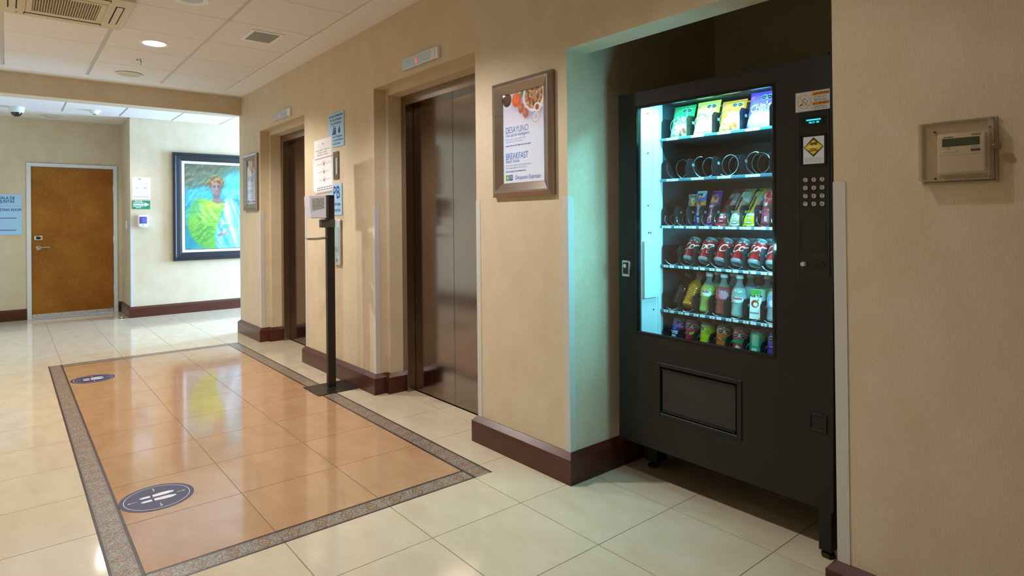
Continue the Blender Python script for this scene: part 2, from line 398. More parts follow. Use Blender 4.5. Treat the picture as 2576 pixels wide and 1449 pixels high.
# ---- floor: slab with recessed joints, every tile its own piece
floor = bx('floor', M_GROUT, None, XD - 0.1, XF, YO - 0.1, YW + 0.1, -0.06, -0.0025, kind='structure', smooth=False)
tag(floor, 'glossy cream tile floor with a terracotta field inside a mosaic border', 'floor')
PX, PY, GX, GY = 0.4545, 0.452, -2.505, -0.310
G = 0.0016
BI = (GX - 9 * PX, GX, GY - 3 * PY, GY)                    # inner field
BO = (BI[0] - 0.112, BI[1] + 0.112, BI[2] - 0.1, BI[3] + 0.109)   # outer edge of border
_full = {}
def full_tile(m):
    if m.name not in _full:
        _full[m.name] = MB().box(-PX / 2 + G, PX / 2 - G, -PY / 2 + G, PY / 2 - G, -0.008, 0).mesh('tile', m, False)
    return _full[m.name]
for i in range(-17, 9):
    for j in range(-6, 10):
        x0, x1, y0, y1 = GX + i * PX, GX + (i + 1) * PX, GY + j * PY, GY + (j + 1) * PY
        if x1 < XD or x0 > XF or y1 < YO or y0 > YW: continue
        in_hall = x0 < XA
        in_alc = x1 > XL1 - 0.01 and x0 < XL2 + 0.1
        if y0 > 0.3 and not (in_hall or (in_alc and y0 < 1.2)): continue
        if in_hall and x1 < XP - 0.02 and y0 > YP: continue
        if x0 >= BI[0] - 1e-3 and x1 <= BI[1] + 1e-3 and y0 >= BI[2] - 1e-3 and y1 <= BI[3] + 1e-3:
            link('terracotta_tile', full_tile(M_TERRA), floor, loc=((x0 + x1) / 2, (y0 + y1) / 2, 0)); continue
        # part of the cell lying outside the border rectangle
        ox0, ox1, oy0, oy1 = max(x0, BO[0]), min(x1, BO[1]), max(y0, BO[2]), min(y1, BO[3])
        if ox1 - ox0 <= 1e-4 or oy1 - oy0 <= 1e-4:
            link('tile', full_tile(M_CREAM), floor, loc=((x0 + x1) / 2, (y0 + y1) / 2, 0)); continue
        a0, a1, b0, b1 = x0 + G, x1 - G, y0 + G, y1 - G
        left = ox0 <= x0 + 1e-4; right = ox1 >= x1 - 1e-4; low = oy0 <= y0 + 1e-4; high = oy1 >= y1 - 1e-4
        if left and right: pl = [(a0, oy1), (a1, oy1), (a1, b1), (a0, b1)] if low else [(a0, b0), (a1, b0), (a1, oy0), (a0, oy0)]
        elif low and high: pl = [(ox1, b0), (a1, b0), (a1, b1), (ox1, b1)] if left else [(a0, b0), (ox0, b0), (ox0, b1), (a0, b1)]
        else:
            cx, cy = (ox1 if left else ox0), (oy1 if low else oy0)
            ex, ey = (a0 if left else a1), (b0 if low else b1)       # the corner eaten by the border
            fx, fy = (a1 if left else a0), (b1 if low else b0)
            pl = [(cx, cy), (cx, ey), (fx, ey), (fx, fy), (ex, fy), (ex, cy)]
        MB().prism(pl, -0.008, 0).obj('cut_tile', M_CREAM, floor, smooth=False)
def border_piece(x0, x1, y0, y1, along, corner=False):
    b = MB().box(x0 + G / 2, x1 - G / 2, y0 + G / 2, y1 - G / 2, -0.008, 0); me = b.mesh('border_tile', M_BORDER, False)
    uv = me.uv_layers.new(name='UVMap')
    for lp in me.loops:
        p = me.vertices[lp.vertex_index].co
        if corner:
            uv.data[lp.index].uv = (0.0568 + (p.x - (x0 + x1) / 2), (p.y - (y0 + y1) / 2) / ((y1 - y0) / 2))
        elif along == 'x': uv.data[lp.index].uv = (p.x - GX, (p.y - (y0 + y1) / 2) / ((y1 - y0) / 2))
        else: uv.data[lp.index].uv = (p.y - GY, (p.x - (x0 + x1) / 2) / ((x1 - x0) / 2))
    link('border_tile', me, floor)
for k in range(9):
    border_piece(BI[0] + k * PX, BI[0] + (k + 1) * PX, BI[3], BO[3], 'x'); border_piece(BI[0] + k * PX, BI[0] + (k + 1) * PX, BO[2], BI[2], 'x')
for k in range(3):
    border_piece(BI[1], BO[1], BI[2] + k * PY, BI[2] + (k + 1) * PY, 'y'); border_piece(BO[0], BI[0], BI[2] + k * PY, BI[2] + (k + 1) * PY, 'y')
for xx in ((BO[0], BI[0]), (BI[1], BO[1])):
    for yy in ((BO[2], BI[2]), (BI[3], BO[3])): border_piece(*xx, *yy, 'x', True)

# ---- ceiling: grid and lay-in panels
ceiling = MB()
ceiling.box(XD - 0.1, XF, YO - 0.1, YW + 0.1, H_CEIL, TOP)
ceiling.box(-6.95, XF, -0.237, 0.0, H_CEIL - 0.008, H_CEIL)           # plaster margin along the elevator wall
ceiling.box(XB, -6.95, YO, 0.0, H_CEIL - 0.008, H_CEIL)               # along the beam
ceiling.box(XD, XP, YO, YP, H_CEIL - 0.008, H_CEIL)                   # door recess
ceiling = ceiling.obj('ceiling', M_CEILP, None, kind='structure', smooth=False)
tag(ceiling, 'suspended ceiling of pale square panels with plaster margins', 'ceiling')
_ct = MB().box(-0.3015, 0.3015, -0.292, 0.292, -0.008, 0.0, 0.002).mesh('ceiling_panel', M_CEIL)
CX = [-6.645 + 0.61 * k for k in range(13)]
CY = [-0.5375, -1.143, -1.753, -2.363]
for cx in CX:
    for cy in CY:
        if abs(cx + 4.815) < 0.05 and abs(cy + 1.753) < 0.05: continue            # the air conditioner takes this cell
        link('ceiling_panel', _ct, ceiling, loc=(cx, cy, H_CEIL))
for cx in (-9.115, -8.505, -7.895):
    for k in range(-3, 7):
        cy = 0.0065 + 0.605 * k
        if cy < YO + 0.2 or cy > YW: continue
        link('ceiling_panel', _ct, ceiling, loc=(cx, cy, H_CEIL))
for cy in (-0.228, -0.8403, -1.448, -2.058):
    bx('grid_bar', M_GRID, ceiling, -6.95, XF, cy - 0.012, cy + 0.012, H_CEIL - 0.003, H_CEIL + 0.001)
for k in range(-3, 7):
    cy = -0.296 + 0.605 * k
    if cy > YO: bx('grid_bar', M_GRID, ceiling, -9.42, -7.42, cy - 0.012, cy + 0.012, H_CEIL - 0.003, H_CEIL + 0.001)

# ---- walls
w = MB()
for a, b in ((XA, E1[0]), (E1[1], E2[0]), (E2[1], XL1), (XL2, XF)): w.box(a, b, 0, S1, 0, TOP)
for e in (E1, E2):
    w.box(e[0], e[1], 0, S1, HE, TOP)
    w.box(e[0] - 0.02, e[0] + ST, S1, S2 + 0.15, 0, TOP); w.box(e[1] - ST, e[1] + 0.02, S1, S2 + 0.15, 0, TOP)
    w.box(e[0] + ST, e[1] - ST, S1, S2, HE - ST, TOP); w.box(e[0] + ST, e[1] - ST, S2, S2 + 0.15, HE - ST, TOP)
w.box(XL1, XL2, 0, 0.143, ZL, TOP)                          # lintel over the niche
w.box(XL1 - 0.12, XL1, S1, 1.25, 0, TOP); w.box(XL2, XL2 + 0.12, S1, 1.25, 0, TOP)
w.box(XL1 - 0.12, XL2 + 0.12, 1.25, 1.35, 0, TOP)           # back of the niche
w.box(XA, XA + 0.15, S1, YW, 0, TOP)                        # corridor side of the far pier
w.box(XA + 0.15, XL1 - 0.12, 0.6, 0.7, 0, TOP)              # closes the shafts
w = w.obj('wall_right', M_WALL, None, kind='structure', smooth=False)
tag(w, 'beige papered wall with two elevator openings and a vending niche', 'wall')
w = MB(); w.box(XD - 0.1, XF + 0.1, YO - 0.1, YO, 0, TOP)
tag(w.obj('wall_left', M_WALL, None, kind='structure', smooth=False), 'beige papered wall facing the elevators', 'wall')
w = MB(); w.box(XF, XF + 0.1, YO - 0.1, 0.1, 0, TOP)
tag(w.obj('wall_front', M_WALL, None, kind='structure', smooth=False), 'beige papered wall closing the elevator lobby', 'wall')
w = MB()
w.box(XD - 0.1, XD, YO, -1.835, 0, TOP); w.box(XD - 0.1, XD, -0.832, YP, 0, TOP); w.box(XD - 0.1, XD, -1.835, -0.832, 2.06, TOP)
w.box(XD - 0.1, XP, YP, YP + 0.08, 0, TOP)
w.box(XP - 0.1, XP, YP + 0.08, YW, 0, TOP)
tag(w.obj('wall_back', M_WALL, None, kind='structure', smooth=False), 'beige papered back wall with a recessed door and a large painting', 'wall')
w = MB()
w.box(XP - 0.1, XA + 0.15, YW, YW + 0.1, 0, 0.35); w.box(XP - 0.1, XA + 0.15, YW, YW + 0.1, 2.45, TOP)
w.box(XP - 0.1, -9.25, YW, YW + 0.1, 0.35, 2.45); w.box(-7.47, XA + 0.15, YW, YW + 0.1, 0.35, 2.45)
tag(w.obj('wall_corridor_end', M_WALL, None, kind='structure', smooth=False), 'beige wall around the corridor window', 'wall')
win = thing('window_1', 'tall corridor window letting in daylight', 'window', (-8.36, YW + 0.03, 0.35), kind='structure')
wf = MB(); 
for a in (-0.89, -0.03, 0.83): wf.box(a, a + 0.06, -0.02, 0.04, 0, 2.1)
wf.box(-0.89, 0.89, -0.02, 0.04, 0, 0.06); wf.box(-0.89, 0.89, -0.02, 0.04, 2.04, 2.1)
wf.obj('window_frame', M_ALU, win)
for a in (-0.83, 0.03): bx('pane', clear('window_glass'), win, a, a + 0.8, 0.008, 0.012, 0.06, 2.04)
beam = MB().box(XB - 0.20, XB, YO, 0.0, 2.441, TOP).obj('wall_beam', M_WALL, None, kind='structure', smooth=False)
tag(beam, 'beige papered ceiling beam between lobby and hallway', 'beam')

# ---- baseboards swept along the wall line (room on the right-hand side of the path)
def baseboard(name, path, label):
    prof = [(0, 0), (0.0285, 0), (0.0285, 0.117), (0.004, 0.1426), (0, 0.1426)]
    P = [Vector((x, y)) for x, y in path]; n = len(P); vs = []; fs = []
    for i in range(n):
        d0 = (P[i] - P[i - 1]).normalized() if i > 0 else (P[1] - P[0]).normalized()
        d1 = (P[i + 1] - P[i]).normalized() if i < n - 1 else d0
        n0 = Vector((d0.y, -d0.x)); n1 = Vector((d1.y, -d1.x)); m = (n0 + n1); m = m / max(m.dot(n0), 1e-3)
        for (o, z) in prof: q = P[i] + m * o; vs.append((q.x, q.y, z))
    k = len(prof)
    for i in range(n - 1):
        for j in range(k - 1): fs.append((i * k + j, (i + 1) * k + j, (i + 1) * k + j + 1, i * k + j + 1))
    fs.append(tuple(range(k))); fs.append(tuple(reversed(range((n - 1) * k, n * k))))
    b = MB(); b.v = vs; b.f = fs
    return tag(b.obj(name, M_BASE, None, kind='structure'), label, 'baseboard')
def rev_l(e): return [(e[1] - ST, S2), (e[1] - ST, S1), (e[1], S1), (e[1], 0)]      # right jamb of an opening, going out
def rev_r(e): return [(e[0], 0), (e[0], S1), (e[0] + ST, S1), (e[0] + ST, S2)]      # into the next opening
baseboard('baseboard_right', [(XA, YW), (XA, 0)] + rev_r(E1), 'dark brown baseboard around the pier beside the corridor')
baseboard('baseboard_right', rev_l(E1) + rev_r(E2), 'dark brown baseboard on the pier between the two elevators')
baseboard('baseboard_right', rev_l(E2) + [(XL1, 0), (XL1, 1.25)], 'dark brown baseboard turning from the wall into the vending niche')
baseboard('baseboard_right', [(XL2, 1.25), (XL2, 0), (XF, 0)], 'dark brown baseboard under the thermostat wall')
baseboard('baseboard_back', [(XD, YO), (XD, -1.842)], 'dark brown baseboard beside the door under the meeting room sign')
baseboard('baseboard_back', [(XD, -0.826), (XD, YP), (XP, YP), (XP, YW)], 'dark brown baseboard under the large painting')
baseboard('baseboard_left', [(XF, YO), (XD, YO)], 'dark brown baseboard on the wall facing the elevators')

# ---- vinyl corner guards
_gn = [0]
def guard(x, y, sx, sy, label):
    """corner at (x,y); legs run from the corner along +sx (X) and +sy (Y), lying on the outside of the wall"""
    t, l = 0.0022, 0.036
    _gn[0] += 1
    b = MB(); X0, Y0 = x - sx * t, y - sy * t
    pl = [(X0, Y0), (x + sx * l, Y0), (x + sx * l, y), (x, y), (x, y + sy * l), (X0, y + sy * l)]
    tag(b.prism(pl, 0.1426, 1.347).obj('trim_%d' % _gn[0], M_GUARD, None, kind='structure', smooth=False), label, 'corner guard')
guard(XA, 0, 1, 1, 'grey corner guard at the corridor end of the pier')
guard(E1[0], 0, -1, 1, 'grey corner guard beside the framed poster by the corridor')
guard(E1[1], 0, 1, 1, 'grey corner guard at the elevator opening behind the sanitizer stand')
guard(E2[0], 0, -1, 1, 'grey corner guard between sanitizer stand and elevator opening')
guard(E2[1], 0, 1, 1, 'grey corner guard below the breakfast poster, at the elevator')
guard(XL1, 0, -1, 1, 'grey corner guard at the edge of the vending niche below the poster')
guard(XL2, 0, 1, 1, 'grey corner guard between vending machine and thermostat wall')
guard(XP, YP, -1, 1, 'pale corner guard below the evacuation sign')

# ---- elevators
def elevator(n, e, label):
    c = (e[0] + e[1]) / 2; hw = (e[1] - e[0]) / 2
    o = thing('door_%d' % n, label, 'elevator', (c, S2, 0), kind='structure')
    xi = hw - ST                     # edge of the papered reveal
    xj = xi - 0.064                  # clear opening
    zt, zh = HE - ST, 2.075
    d = S3 - S2
    for s in (-1, 1):
        bx('jamb', M_JAMB, o, min(s * xi, s * xj), max(s * xi, s * xj), 0, d + 0.02, 0, zt, 0.001)
    bx('header', M_JAMB, o, -xj, xj, 0, d + 0.02, zh, zt, 0.001)
    for s in (-1, 1):
        bx('door_panel', M_DOORSTEEL, o, min(s * 0.0012, s * (xj - 0.004)), max(s * 0.0012, s * (xj - 0.004)), d, d + 0.03, 0.006, zh + 0.02, 0.0015, 1, smooth=False)
    bx('sill', M_JAMB, o, -xj, xj, d - 0.004, d + 0.06, -0.002, 0.0012)
    bx('shaft_lining', M_DARK, o, -xi, xi, d + 0.032, d + 0.045, 0, zt)
    return o
elevator(2, E1, 'brushed steel elevator doors beside the corridor pier')
elevator(3, E2, 'brushed steel elevator doors beside the breakfast poster')

# ---- wooden door with frame and hardware
def wood_mat():
    m = mat('figured_wood', '96601c', 0.5, spec=0.3); nt = m.node_tree; L = nt.links; b = nt.nodes['Principled BSDF']
    tc = nt.nodes.new('ShaderNodeTexCoord'); mp = nt.nodes.new('ShaderNodeMapping'); mp.inputs['Scale'].default_value = (2.6, 1.5, 1)
    n = nt.nodes.new('ShaderNodeTexNoise'); n.inputs['Scale'].default_value = 2.6; n.inputs['Detail'].default_value = 4; n.inputs['Distortion'].default_value = 1.2
    L.new(tc.outputs['Object'], mp.inputs[0]); L.new(mp.outputs[0], n.inputs['Vector'])
    mu = nt.nodes.new('ShaderNodeMath'); mu.operation = 'MULTIPLY'; mu.inputs[1].default_value = 16; L.new(n.outputs['Fac'], mu.inputs[0])
    fr = nt.nodes.new('ShaderNodeMath'); fr.operation = 'PINGPONG'; fr.inputs[1].default_value = 0.5; L.new(mu.outputs[0], fr.inputs[0])
    rp = nt.nodes.new('ShaderNodeValToRGB'); e = rp.color_ramp.elements
    e[0].position = 0.0; e[0].color = (*lin('bd8430'), 1); e[1].position = 0.5; e[1].color = (*lin('9c641a'), 1)
    k = e.new(0.06); k.color = (*lin('a0681c'), 1)
    L.new(fr.outputs[0], rp.inputs[0])
    n2 = nt.nodes.new('ShaderNodeTexNoise'); n2.inputs['Scale'].default_value = 2.0; n2.inputs['Detail'].default_value = 5; L.new(tc.outputs['Object'], n2.inputs['Vector'])
    r2 = nt.nodes.new('ShaderNodeValToRGB'); r2.color_ramp.elements[0].position = 0.3; r2.color_ramp.elements[1].position = 0.65
    r2.color_ramp.elements[0].color = (*lin('d8bfa8'), 1); r2.color_ramp.elements[1].color = (1, 1, 1, 1); L.new(n2.outputs['Fac'], r2.inputs[0])
    mx = nt.nodes.new('ShaderNodeMix'); mx.data_type = 'RGBA'; mx.blend_type = 'MULTIPLY'; mx.inputs[0].default_value = 1
    L.new(rp.outputs[0], mx.inputs[6]); L.new(r2.outputs[0], mx.inputs[7]); L.new(mx.outputs[2], b.inputs['Base Color'])
    return m
d1 = thing('door_1', 'brown figured wood door in a pale frame, beside the meeting room sign', 'door', mw=onX(-1.335, 0, XD), kind='structure')
fr = mat('door_frame_paint', 'd9d9d5', 0.4)
for s in (-1, 1): bx('door_frame', fr, d1, min(s * 0.456, s * 0.502), max(s * 0.456, s * 0.502), 0, 2.008, -0.1, 0.018, 0.002)
bx('door_frame', fr, d1, -0.502, 0.502, 2.008, 2.055, -0.1, 0.018, 0.002)
leaf = bx('door_leaf', wood_mat(), d1, -0.453, 0.453, 0.012, 2.004, -0.05, -0.006, 0.002)
kp = bx('kick_strip', M_ALU, leaf, -0.45, 0.45, 0.016, 0.058, -0.006, -0.002, 0.001)
sc = MB()
for k in range(7): sc.cyl((-0.4 + k * 0.133, 0.046, -0.002), 0.005, 0.002, 10)
sc.obj('screw', M_DARK, leaf)
rd = bx('key_reader', M_CHROME, leaf, -0.425, -0.337, 1.035, 1.092, -0.006, 0.016, 0.006, 2)
bx('reader_window', M_BLACK, leaf, -0.405, -0.360, 1.046, 1.082, 0.0155, 0.018, 0.002)
MB().lathe([(0.034, 0), (0.034, 0.008), (0.028, 0.014), (0.012, 0.016), (0.012, 0.045)], 24, (-0.377, 0.935, -0.006)).obj('lever_rose', M_CHROME, leaf)
MB().tube([(-0.377, 0.935, 0.040), (-0.355, 0.937, 0.042), (-0.30, 0.94, 0.040), (-0.262, 0.936, 0.036)], 0.0095, 10).obj('lever_handle', M_CHROME, leaf)
MB().cyl((-0.02, 1.475, -0.006), 0.008, 0.004, 14).obj('peephole', M_CHROME, leaf)
for z in (1.72, 1.02, 0.32): MB().cyl((0.457, z - 0.055, 0.004), 0.007, 0.11, 10, 'z', Matrix.Translation((0.457, z, 0.006)) @ Matrix.Rotation(R(-90), 4, 'X') @ Matrix.Translation((-0.457, -(z - 0.055), -0.059))).obj('hinge', M_CHROME, d1)
bx('strike_plate', M_CHROME, d1, -0.4565, -0.4535, 0.88, 1.0, -0.03, -0.004)

# ---------------------------------------------------------------- ceiling fixtures
def lamp_fixture(x, y, on, label, k=1.0, c=(1.0, 0.96, 0.91)):
    o = thing('downlight', label, 'ceiling light', mw=onC(x, y, H_CEIL - 0.008))
    MB().lathe([(0.078, 0.0), (0.088, 0.003), (0.105, 0.004), (0.108, 0.0), (0.108, -0.002), (0.078, -0.002)], 40).obj('trim_ring', mat('lamp_trim', 'e9e6df', 0.4), o)
    if on:
        MB().lathe([(0.0, 0.0022), (0.05, 0.0022), (0.078, 0.0008)], 40).obj('lens', mat('lamp_lens_lit', 'ffffff', 0.5, emit='fffaf2', estr=14.0), o)
        d = bpy.data.lights.new('downlight_lamp', 'SPOT'); d.energy = LAMP_W * k; d.color = c; d.spot_size = R(140); d.spot_blend = 0.45; d.shadow_soft_size = 0.045
        l = bpy.data.objects.new('downlight_lamp', d); col.objects.link(l); l.location = (x, y, H_CEIL - 0.025)
    else:
        MB().lathe([(0.0, 0.006), (0.02, 0.006), (0.05, 0.004), (0.078, -0.001)], 40).obj('lens', mat('lamp_lens_off', 'b9b2a6', 0.35), o)
    return o
lamp_fixture(-5.45, -1.14, True, 'lit round downlight near the sprinkler in the ceiling panels')
lamp_fixture(-4.235, -1.14, False, 'unlit round downlight next to the square ceiling vent row')
lamp_fixture(-3.01, -1.14, True, 'lit round downlight over the second elevator', 0.85, (0.98, 0.97, 1.0))
lamp_fixture(-1.20, -1.14, True, 'lit round downlight in front of the vending machine', 0.2)  # unseen lamp, added to brighten the thermostat wall
lamp_fixture(-5.45, -2.30, True, 'lit round downlight beside the wall facing the elevators', 0.4)  # unseen lamp, added as fill and for a faint second shadow
lamp_fixture(-8.46, -1.20, True, 'lit round downlight behind the ceiling beam', 0.22)
# air-conditioning cassette in the panel grid
ac = thing('air_conditioner', 'cream four-way ceiling air conditioner cassette with a square grille', 'air conditioner', mw=onC(-4.80, -1.735, H_CEIL))
M_AC = mat('aged_cream_plastic', 'd6c6a6', 0.45)
b = MB()
HW, HD = 0.35, 0.335
gx, gy = 0.215, 0.20
b.box(-HW, HW, -HD, -gy, 0, 0.030, 0.006, 2); b.box(-HW, HW, gy, HD, 0, 0.030, 0.006, 2)
b.box(-HW, -gx, -gy, gy, 0, 0.030); b.box(gx, HW, -gy, gy, 0, 0.030)
b.obj('cover', M_AC, ac)
bx('filter', mat('ac_filter', '3a2f22', 0.9), ac, -gx, gx, -gy, gy, 0.0, 0.006)
fr_ = MB()
for s in (-1, 1):
    fr_.box(min(s * gx, s * (gx - 0.03)), max(s * gx, s * (gx - 0.03)), -gy, gy, 0.006, 0.036, 0.003)
    fr_.box(-gx + 0.03, gx - 0.03, min(s * gy, s * (gy - 0.03)), max(s * gy, s * (gy - 0.03)), 0.006, 0.036, 0.003)
gf = fr_.obj('grille_frame', M_AC, ac)
for k in range(25):
    y = -gy + 0.03 + (2 * gy - 0.06) * (k + 0.5) / 25
    bx('grille_slat', M_AC, gf, -gx + 0.03, gx - 0.03, y - 0.0022, y + 0.0022, 0.018, 0.034)
for k in range(1, 9):
    x = -gx + 0.03 + (2 * gx - 0.06) * k / 9
    bx('grille_rib', M_AC, gf, x - 0.002, x + 0.002, -gy + 0.03, gy - 0.03, 0.014, 0.030)
for s in (-1, 1):
    bx('air_outlet', M_DARK, ac, s * 0.285 - 0.026, s * 0.285 + 0.026, -0.21, 0.21, 0.0302, 0.0308)
    bx('louvre', M_AC, ac, s * 0.285 - 0.018, s * 0.285 + 0.018, -0.205, 0.205, 0.031, 0.035, 0.0015)
    bx('air_outlet', M_DARK, ac, -0.21, 0.21, s * 0.268 - 0.024, s * 0.268 + 0.024, 0.0302, 0.0308)
    bx('louvre', M_AC, ac, -0.205, 0.205, s * 0.268 - 0.017, s * 0.268 + 0.017, 0.031, 0.035, 0.0015)
bx('status_light', M_PRINT, ac, -0.30, -0.285, 0.243, 0.25, 0.030, 0.0315)
# sprinkler head
sp = thing('sprinkler', 'small chrome fire sprinkler head below the ceiling panel', 'sprinkler', mw=onC(-6.055, -1.144, H_CEIL - 0.008))
MB().lathe([(0.034, 0), (0.034, 0.003), (0.018, 0.009), (0.016, 0.009)], 28).obj('escutcheon', M_CHROME, sp)
MB().lathe([(0.010, 0), (0.009, 0.02), (0.005, 0.026), (0.004, 0.05)], 14).obj('frame', M_CHROME, sp)
MB().lathe([(0.004, 0.05), (0.016, 0.052), (0.016, 0.054), (0.0, 0.055)], 18).obj('deflector', M_CHROME, sp)
# square vent
vt = thing('ceiling_vent', 'square grey ceiling vent in a white frame', 'vent', mw=onC(-4.762, -0.536, H_CEIL - 0.008))
fr_ = MB()
for s in (-1, 1):
    fr_.box(min(s * 0.155, s * 0.125), max(s * 0.155, s * 0.125), -0.118, 0.118, 0, 0.006, 0.0015)
    fr_.box(-0.125, 0.125, min(s * 0.118, s * 0.092), max(s * 0.118, s * 0.092), 0, 0.006, 0.0015)
fr_.obj('vent_frame', M_WHITE, vt)
bx('vent_panel', mat('vent_grey', '8f8c84', 0.6), vt, -0.126, 0.126, -0.093, 0.093, 0.0, 0.003)
# round speakers
def speaker(x, y, label, z):
    o = thing('ceiling_speaker', label, 'speaker', mw=onC(x, y, z), group='round ceiling speakers')
    MB().lathe([(0.094, 0.010), (0.102, 0.014), (0.110, 0.006), (0.108, 0.004), (0.094, 0.004)], 40).obj('rim', M_CEILP, o)
    MB().lathe([(0.0, 0.014), (0.05, 0.0125), (0.094, 0.010)], 40).obj('grille', mat('speaker_grille', 'cdbfae', 0.7), o)
speaker(-6.68, -1.145, 'round pale ceiling speaker between the sprinkler and the beam', H_CEIL - 0.008)
speaker(-9.89, -1.58, 'round pale ceiling speaker above the wooden door', H_CEIL - 0.008)
# smoke detector
sd = thing('smoke_detector', 'white conical smoke detector on the hallway ceiling', 'smoke detector', mw=onC(-9.10, -1.19, H_CEIL - 0.008))
MB().lathe([(0.066, 0), (0.066, 0.008), (0.058, 0.014)], 30).obj('base', M_WHITE, sd)
MB().lathe([(0.056, 0.014), (0.030, 0.046), (0.026, 0.046)], 30).obj('housing', M_WHITE, sd)
MB().lathe([(0.020, 0.040), (0.020, 0.052), (0.0, 0.053)], 20).obj('sensor', mat('sensor_grey', '6f6a62', 0.6), sd)
# dome camera
dc = thing('dome_camera', 'white dome security camera on the hallway ceiling', 'camera', mw=onC(-9.36, -1.94, H_CEIL))
MB().lathe([(0.080, 0), (0.080, 0.012), (0.074, 0.062), (0.060, 0.074), (0.054, 0.074)], 36).obj('housing', mat('camera_white', 'd8dadc', 0.35), dc)
MB().lathe([(0.054, 0.070), (0.051, 0.090), (0.040, 0.108), (0.022, 0.119), (0.0, 0.122)], 30).obj('dome', mat('smoked_dome', '1c1816', 0.06, coat=0.5), dc)

# ---------------------------------------------------------------- things on the elevator wall
def indicator(x, label):
    o = thing('floor_indicator', label, 'indicator', mw=onY(x, 2.221), group='lift floor indicators')
    w_ = 0.208
    pts = [(-w_, 0.0), (-w_, 0.026), (-w_ + 0.004, 0.030), (w_ - 0.045, 0.030), (w_ - 0.02, 0.027), (w_ - 0.006, 0.018), (w_, 0.006), (w_, 0.0)]
    xf = Matrix(((1, 0, 0, 0), (0, 0, 1, 0), (0, 1, 0, 0), (0, 0, 0, 1)))
    b = MB(); b.prism(pts, 0.0, 0.070, xf); b.f = [tuple(reversed(q)) for q in b.f]
    b.obj('casing', M_ALU, o)
    bx('display', mat('indicator_glass', 'b9d3e0', 0.12, coat=0.3), o, -w_ + 0.010, w_ - 0.072, 0.006, 0.064, 0.0295, 0.0312)
    m = mat('led_red', '701818', 0.5, emit='ff3040', estr=1.6)
    b = MB(); cx, cy, s, t = -0.033, 0.035, 0.017, 0.0036; q = s * 0.55
    b.box(cx - q, cx - q + t, cy - s, cy + s, 0.0312, 0.0318); b.box(cx + q - t, cx + q, cy - s, cy, 0.0312, 0.0318)
    for yy in (-s, -t / 2, s - t): b.box(cx - q, cx + q, cy + yy, cy + yy + t, 0.0312, 0.0318)
    b.obj('digit', m, o, smooth=False)
indicator(-5.855, 'slim steel floor indicator with a red 6 above the elevator beside the corridor pier')
indicator(-3.335, 'slim steel floor indicator with a red 6 above the elevator beside the breakfast poster')

def lines(mb, x0, x1, ys, z, h=0.0022, jit=0.25, seed=0):
    rr = random.Random(seed)
    for y in ys:
        a = x0
        while a < x1 - 0.002:
            l = rr.uniform(0.006, 0.018); e = min(a + l, x1)
            mb.box(a, e, y - h / 2, y + h / 2, z, z + 0.0002); a = e + 0.0025
    return mb

# framed breakfast posters
def poster_fn(u, v):
    img = np.tile(hexc('d3dcf0'), (len(u), 1))
    img = over(img, 'c9c4dc', sst(0.5, 0.85, v) * 0.9)
    img = over(img, 'e4e2ee', ell(u, v, 0.2, 0.72, 0.35, 0.12, 0.8) * 0.6)
    a = 0.32 / 0.465
    def circ(cu, cv, r, c, soft=0.08, k=1.0, dx=0, dy=0): return over(img, c, ell(u, v, cu + dx, cv + dy, r, r * a * k, soft))
    img = circ(0.11, 0.93, 0.135, 'e6e3ea'); img = circ(0.11, 0.935, 0.11, '3c2018'); img = circ(0.13, 0.945, 0.07, '5b3222', 0.5)
    img = over(img, '3c7a2e', ell(u, v, 0.50, 0.975, 0.07, 0.035, 0.3, 0.5))
    img = over(img, '9f95b4', ell(u, v, 0.37, 0.895, 0.13, 0.085, 0.5) * 0.6)
    img = circ(0.35, 0.915, 0.112, 'd9531a', k=1.0); img = over(img, 'ee7d33', ell(u, v, 0.335, 0.925, 0.075, 0.05, 0.7)); img = circ(0.35, 0.94, 0.012, '7a5a20')
    img = over(img, '9f98b8', ell(u, v, 0.76, 0.895, 0.27, 0.2, 0.3) * 0.7)
    img = circ(0.76, 0.925, 0.255, 'f4f3f6', 0.03); img = circ(0.76, 0.93, 0.215, 'b98a5e', 0.06)
    n = vnoise(u, v, 34, 44, 2); n2 = vnoise(u, v, 26, 36, 5); inb = ell(u, v, 0.76, 0.93, 0.205, 0.205 * a, 0.08)
    img = over(img, 'dcb892', inb * sst(0.5, 0.7, n)); img = over(img, '7a4a2c', inb * sst(0.62, 0.75, n2)); img = over(img, 'c93a38', inb * sst(0.72, 0.8, vnoise(u, v, 12, 16, 9)))
    for (cu, cv, an) in ((0.456, 0.815, 0.3), (0.565, 0.752, -0.2)):
        img = over(img, '9d93b2', ell(u, v, cu + 0.03, cv - 0.014, 0.085, 0.06, 0.4) * 0.6)
        img = over(img, 'b0603c', ell(u, v, cu, cv, 0.068, 0.053, 0.08, an)); img = over(img, 'd08a60', ell(u, v, cu - 0.02, cv + 0.012, 0.035, 0.026, 0.8))
    img = circ(0.84, 0.79, 0.075, 'f2f0f4'); img = circ(0.84, 0.79, 0.045, '9c5f38'); img = over(img, 'f0eef3', poly(u, v, [(0.88, 0.79), (1.0, 0.81), (1.0, 0.79), (0.88, 0.77)], 0.01))
    img = circ(0.81, 0.685, 0.085, 'b9b3c8'); img = circ(0.81, 0.69, 0.07, 'e6e4ea'); img = over(img, 'c7c3d2', ell(u, v, 0.81, 0.69, 0.045, 0.03, 0.5))
    img = over(img, 'ffffff', sst(0.5, 0.0, v) * 0.25)
    return img
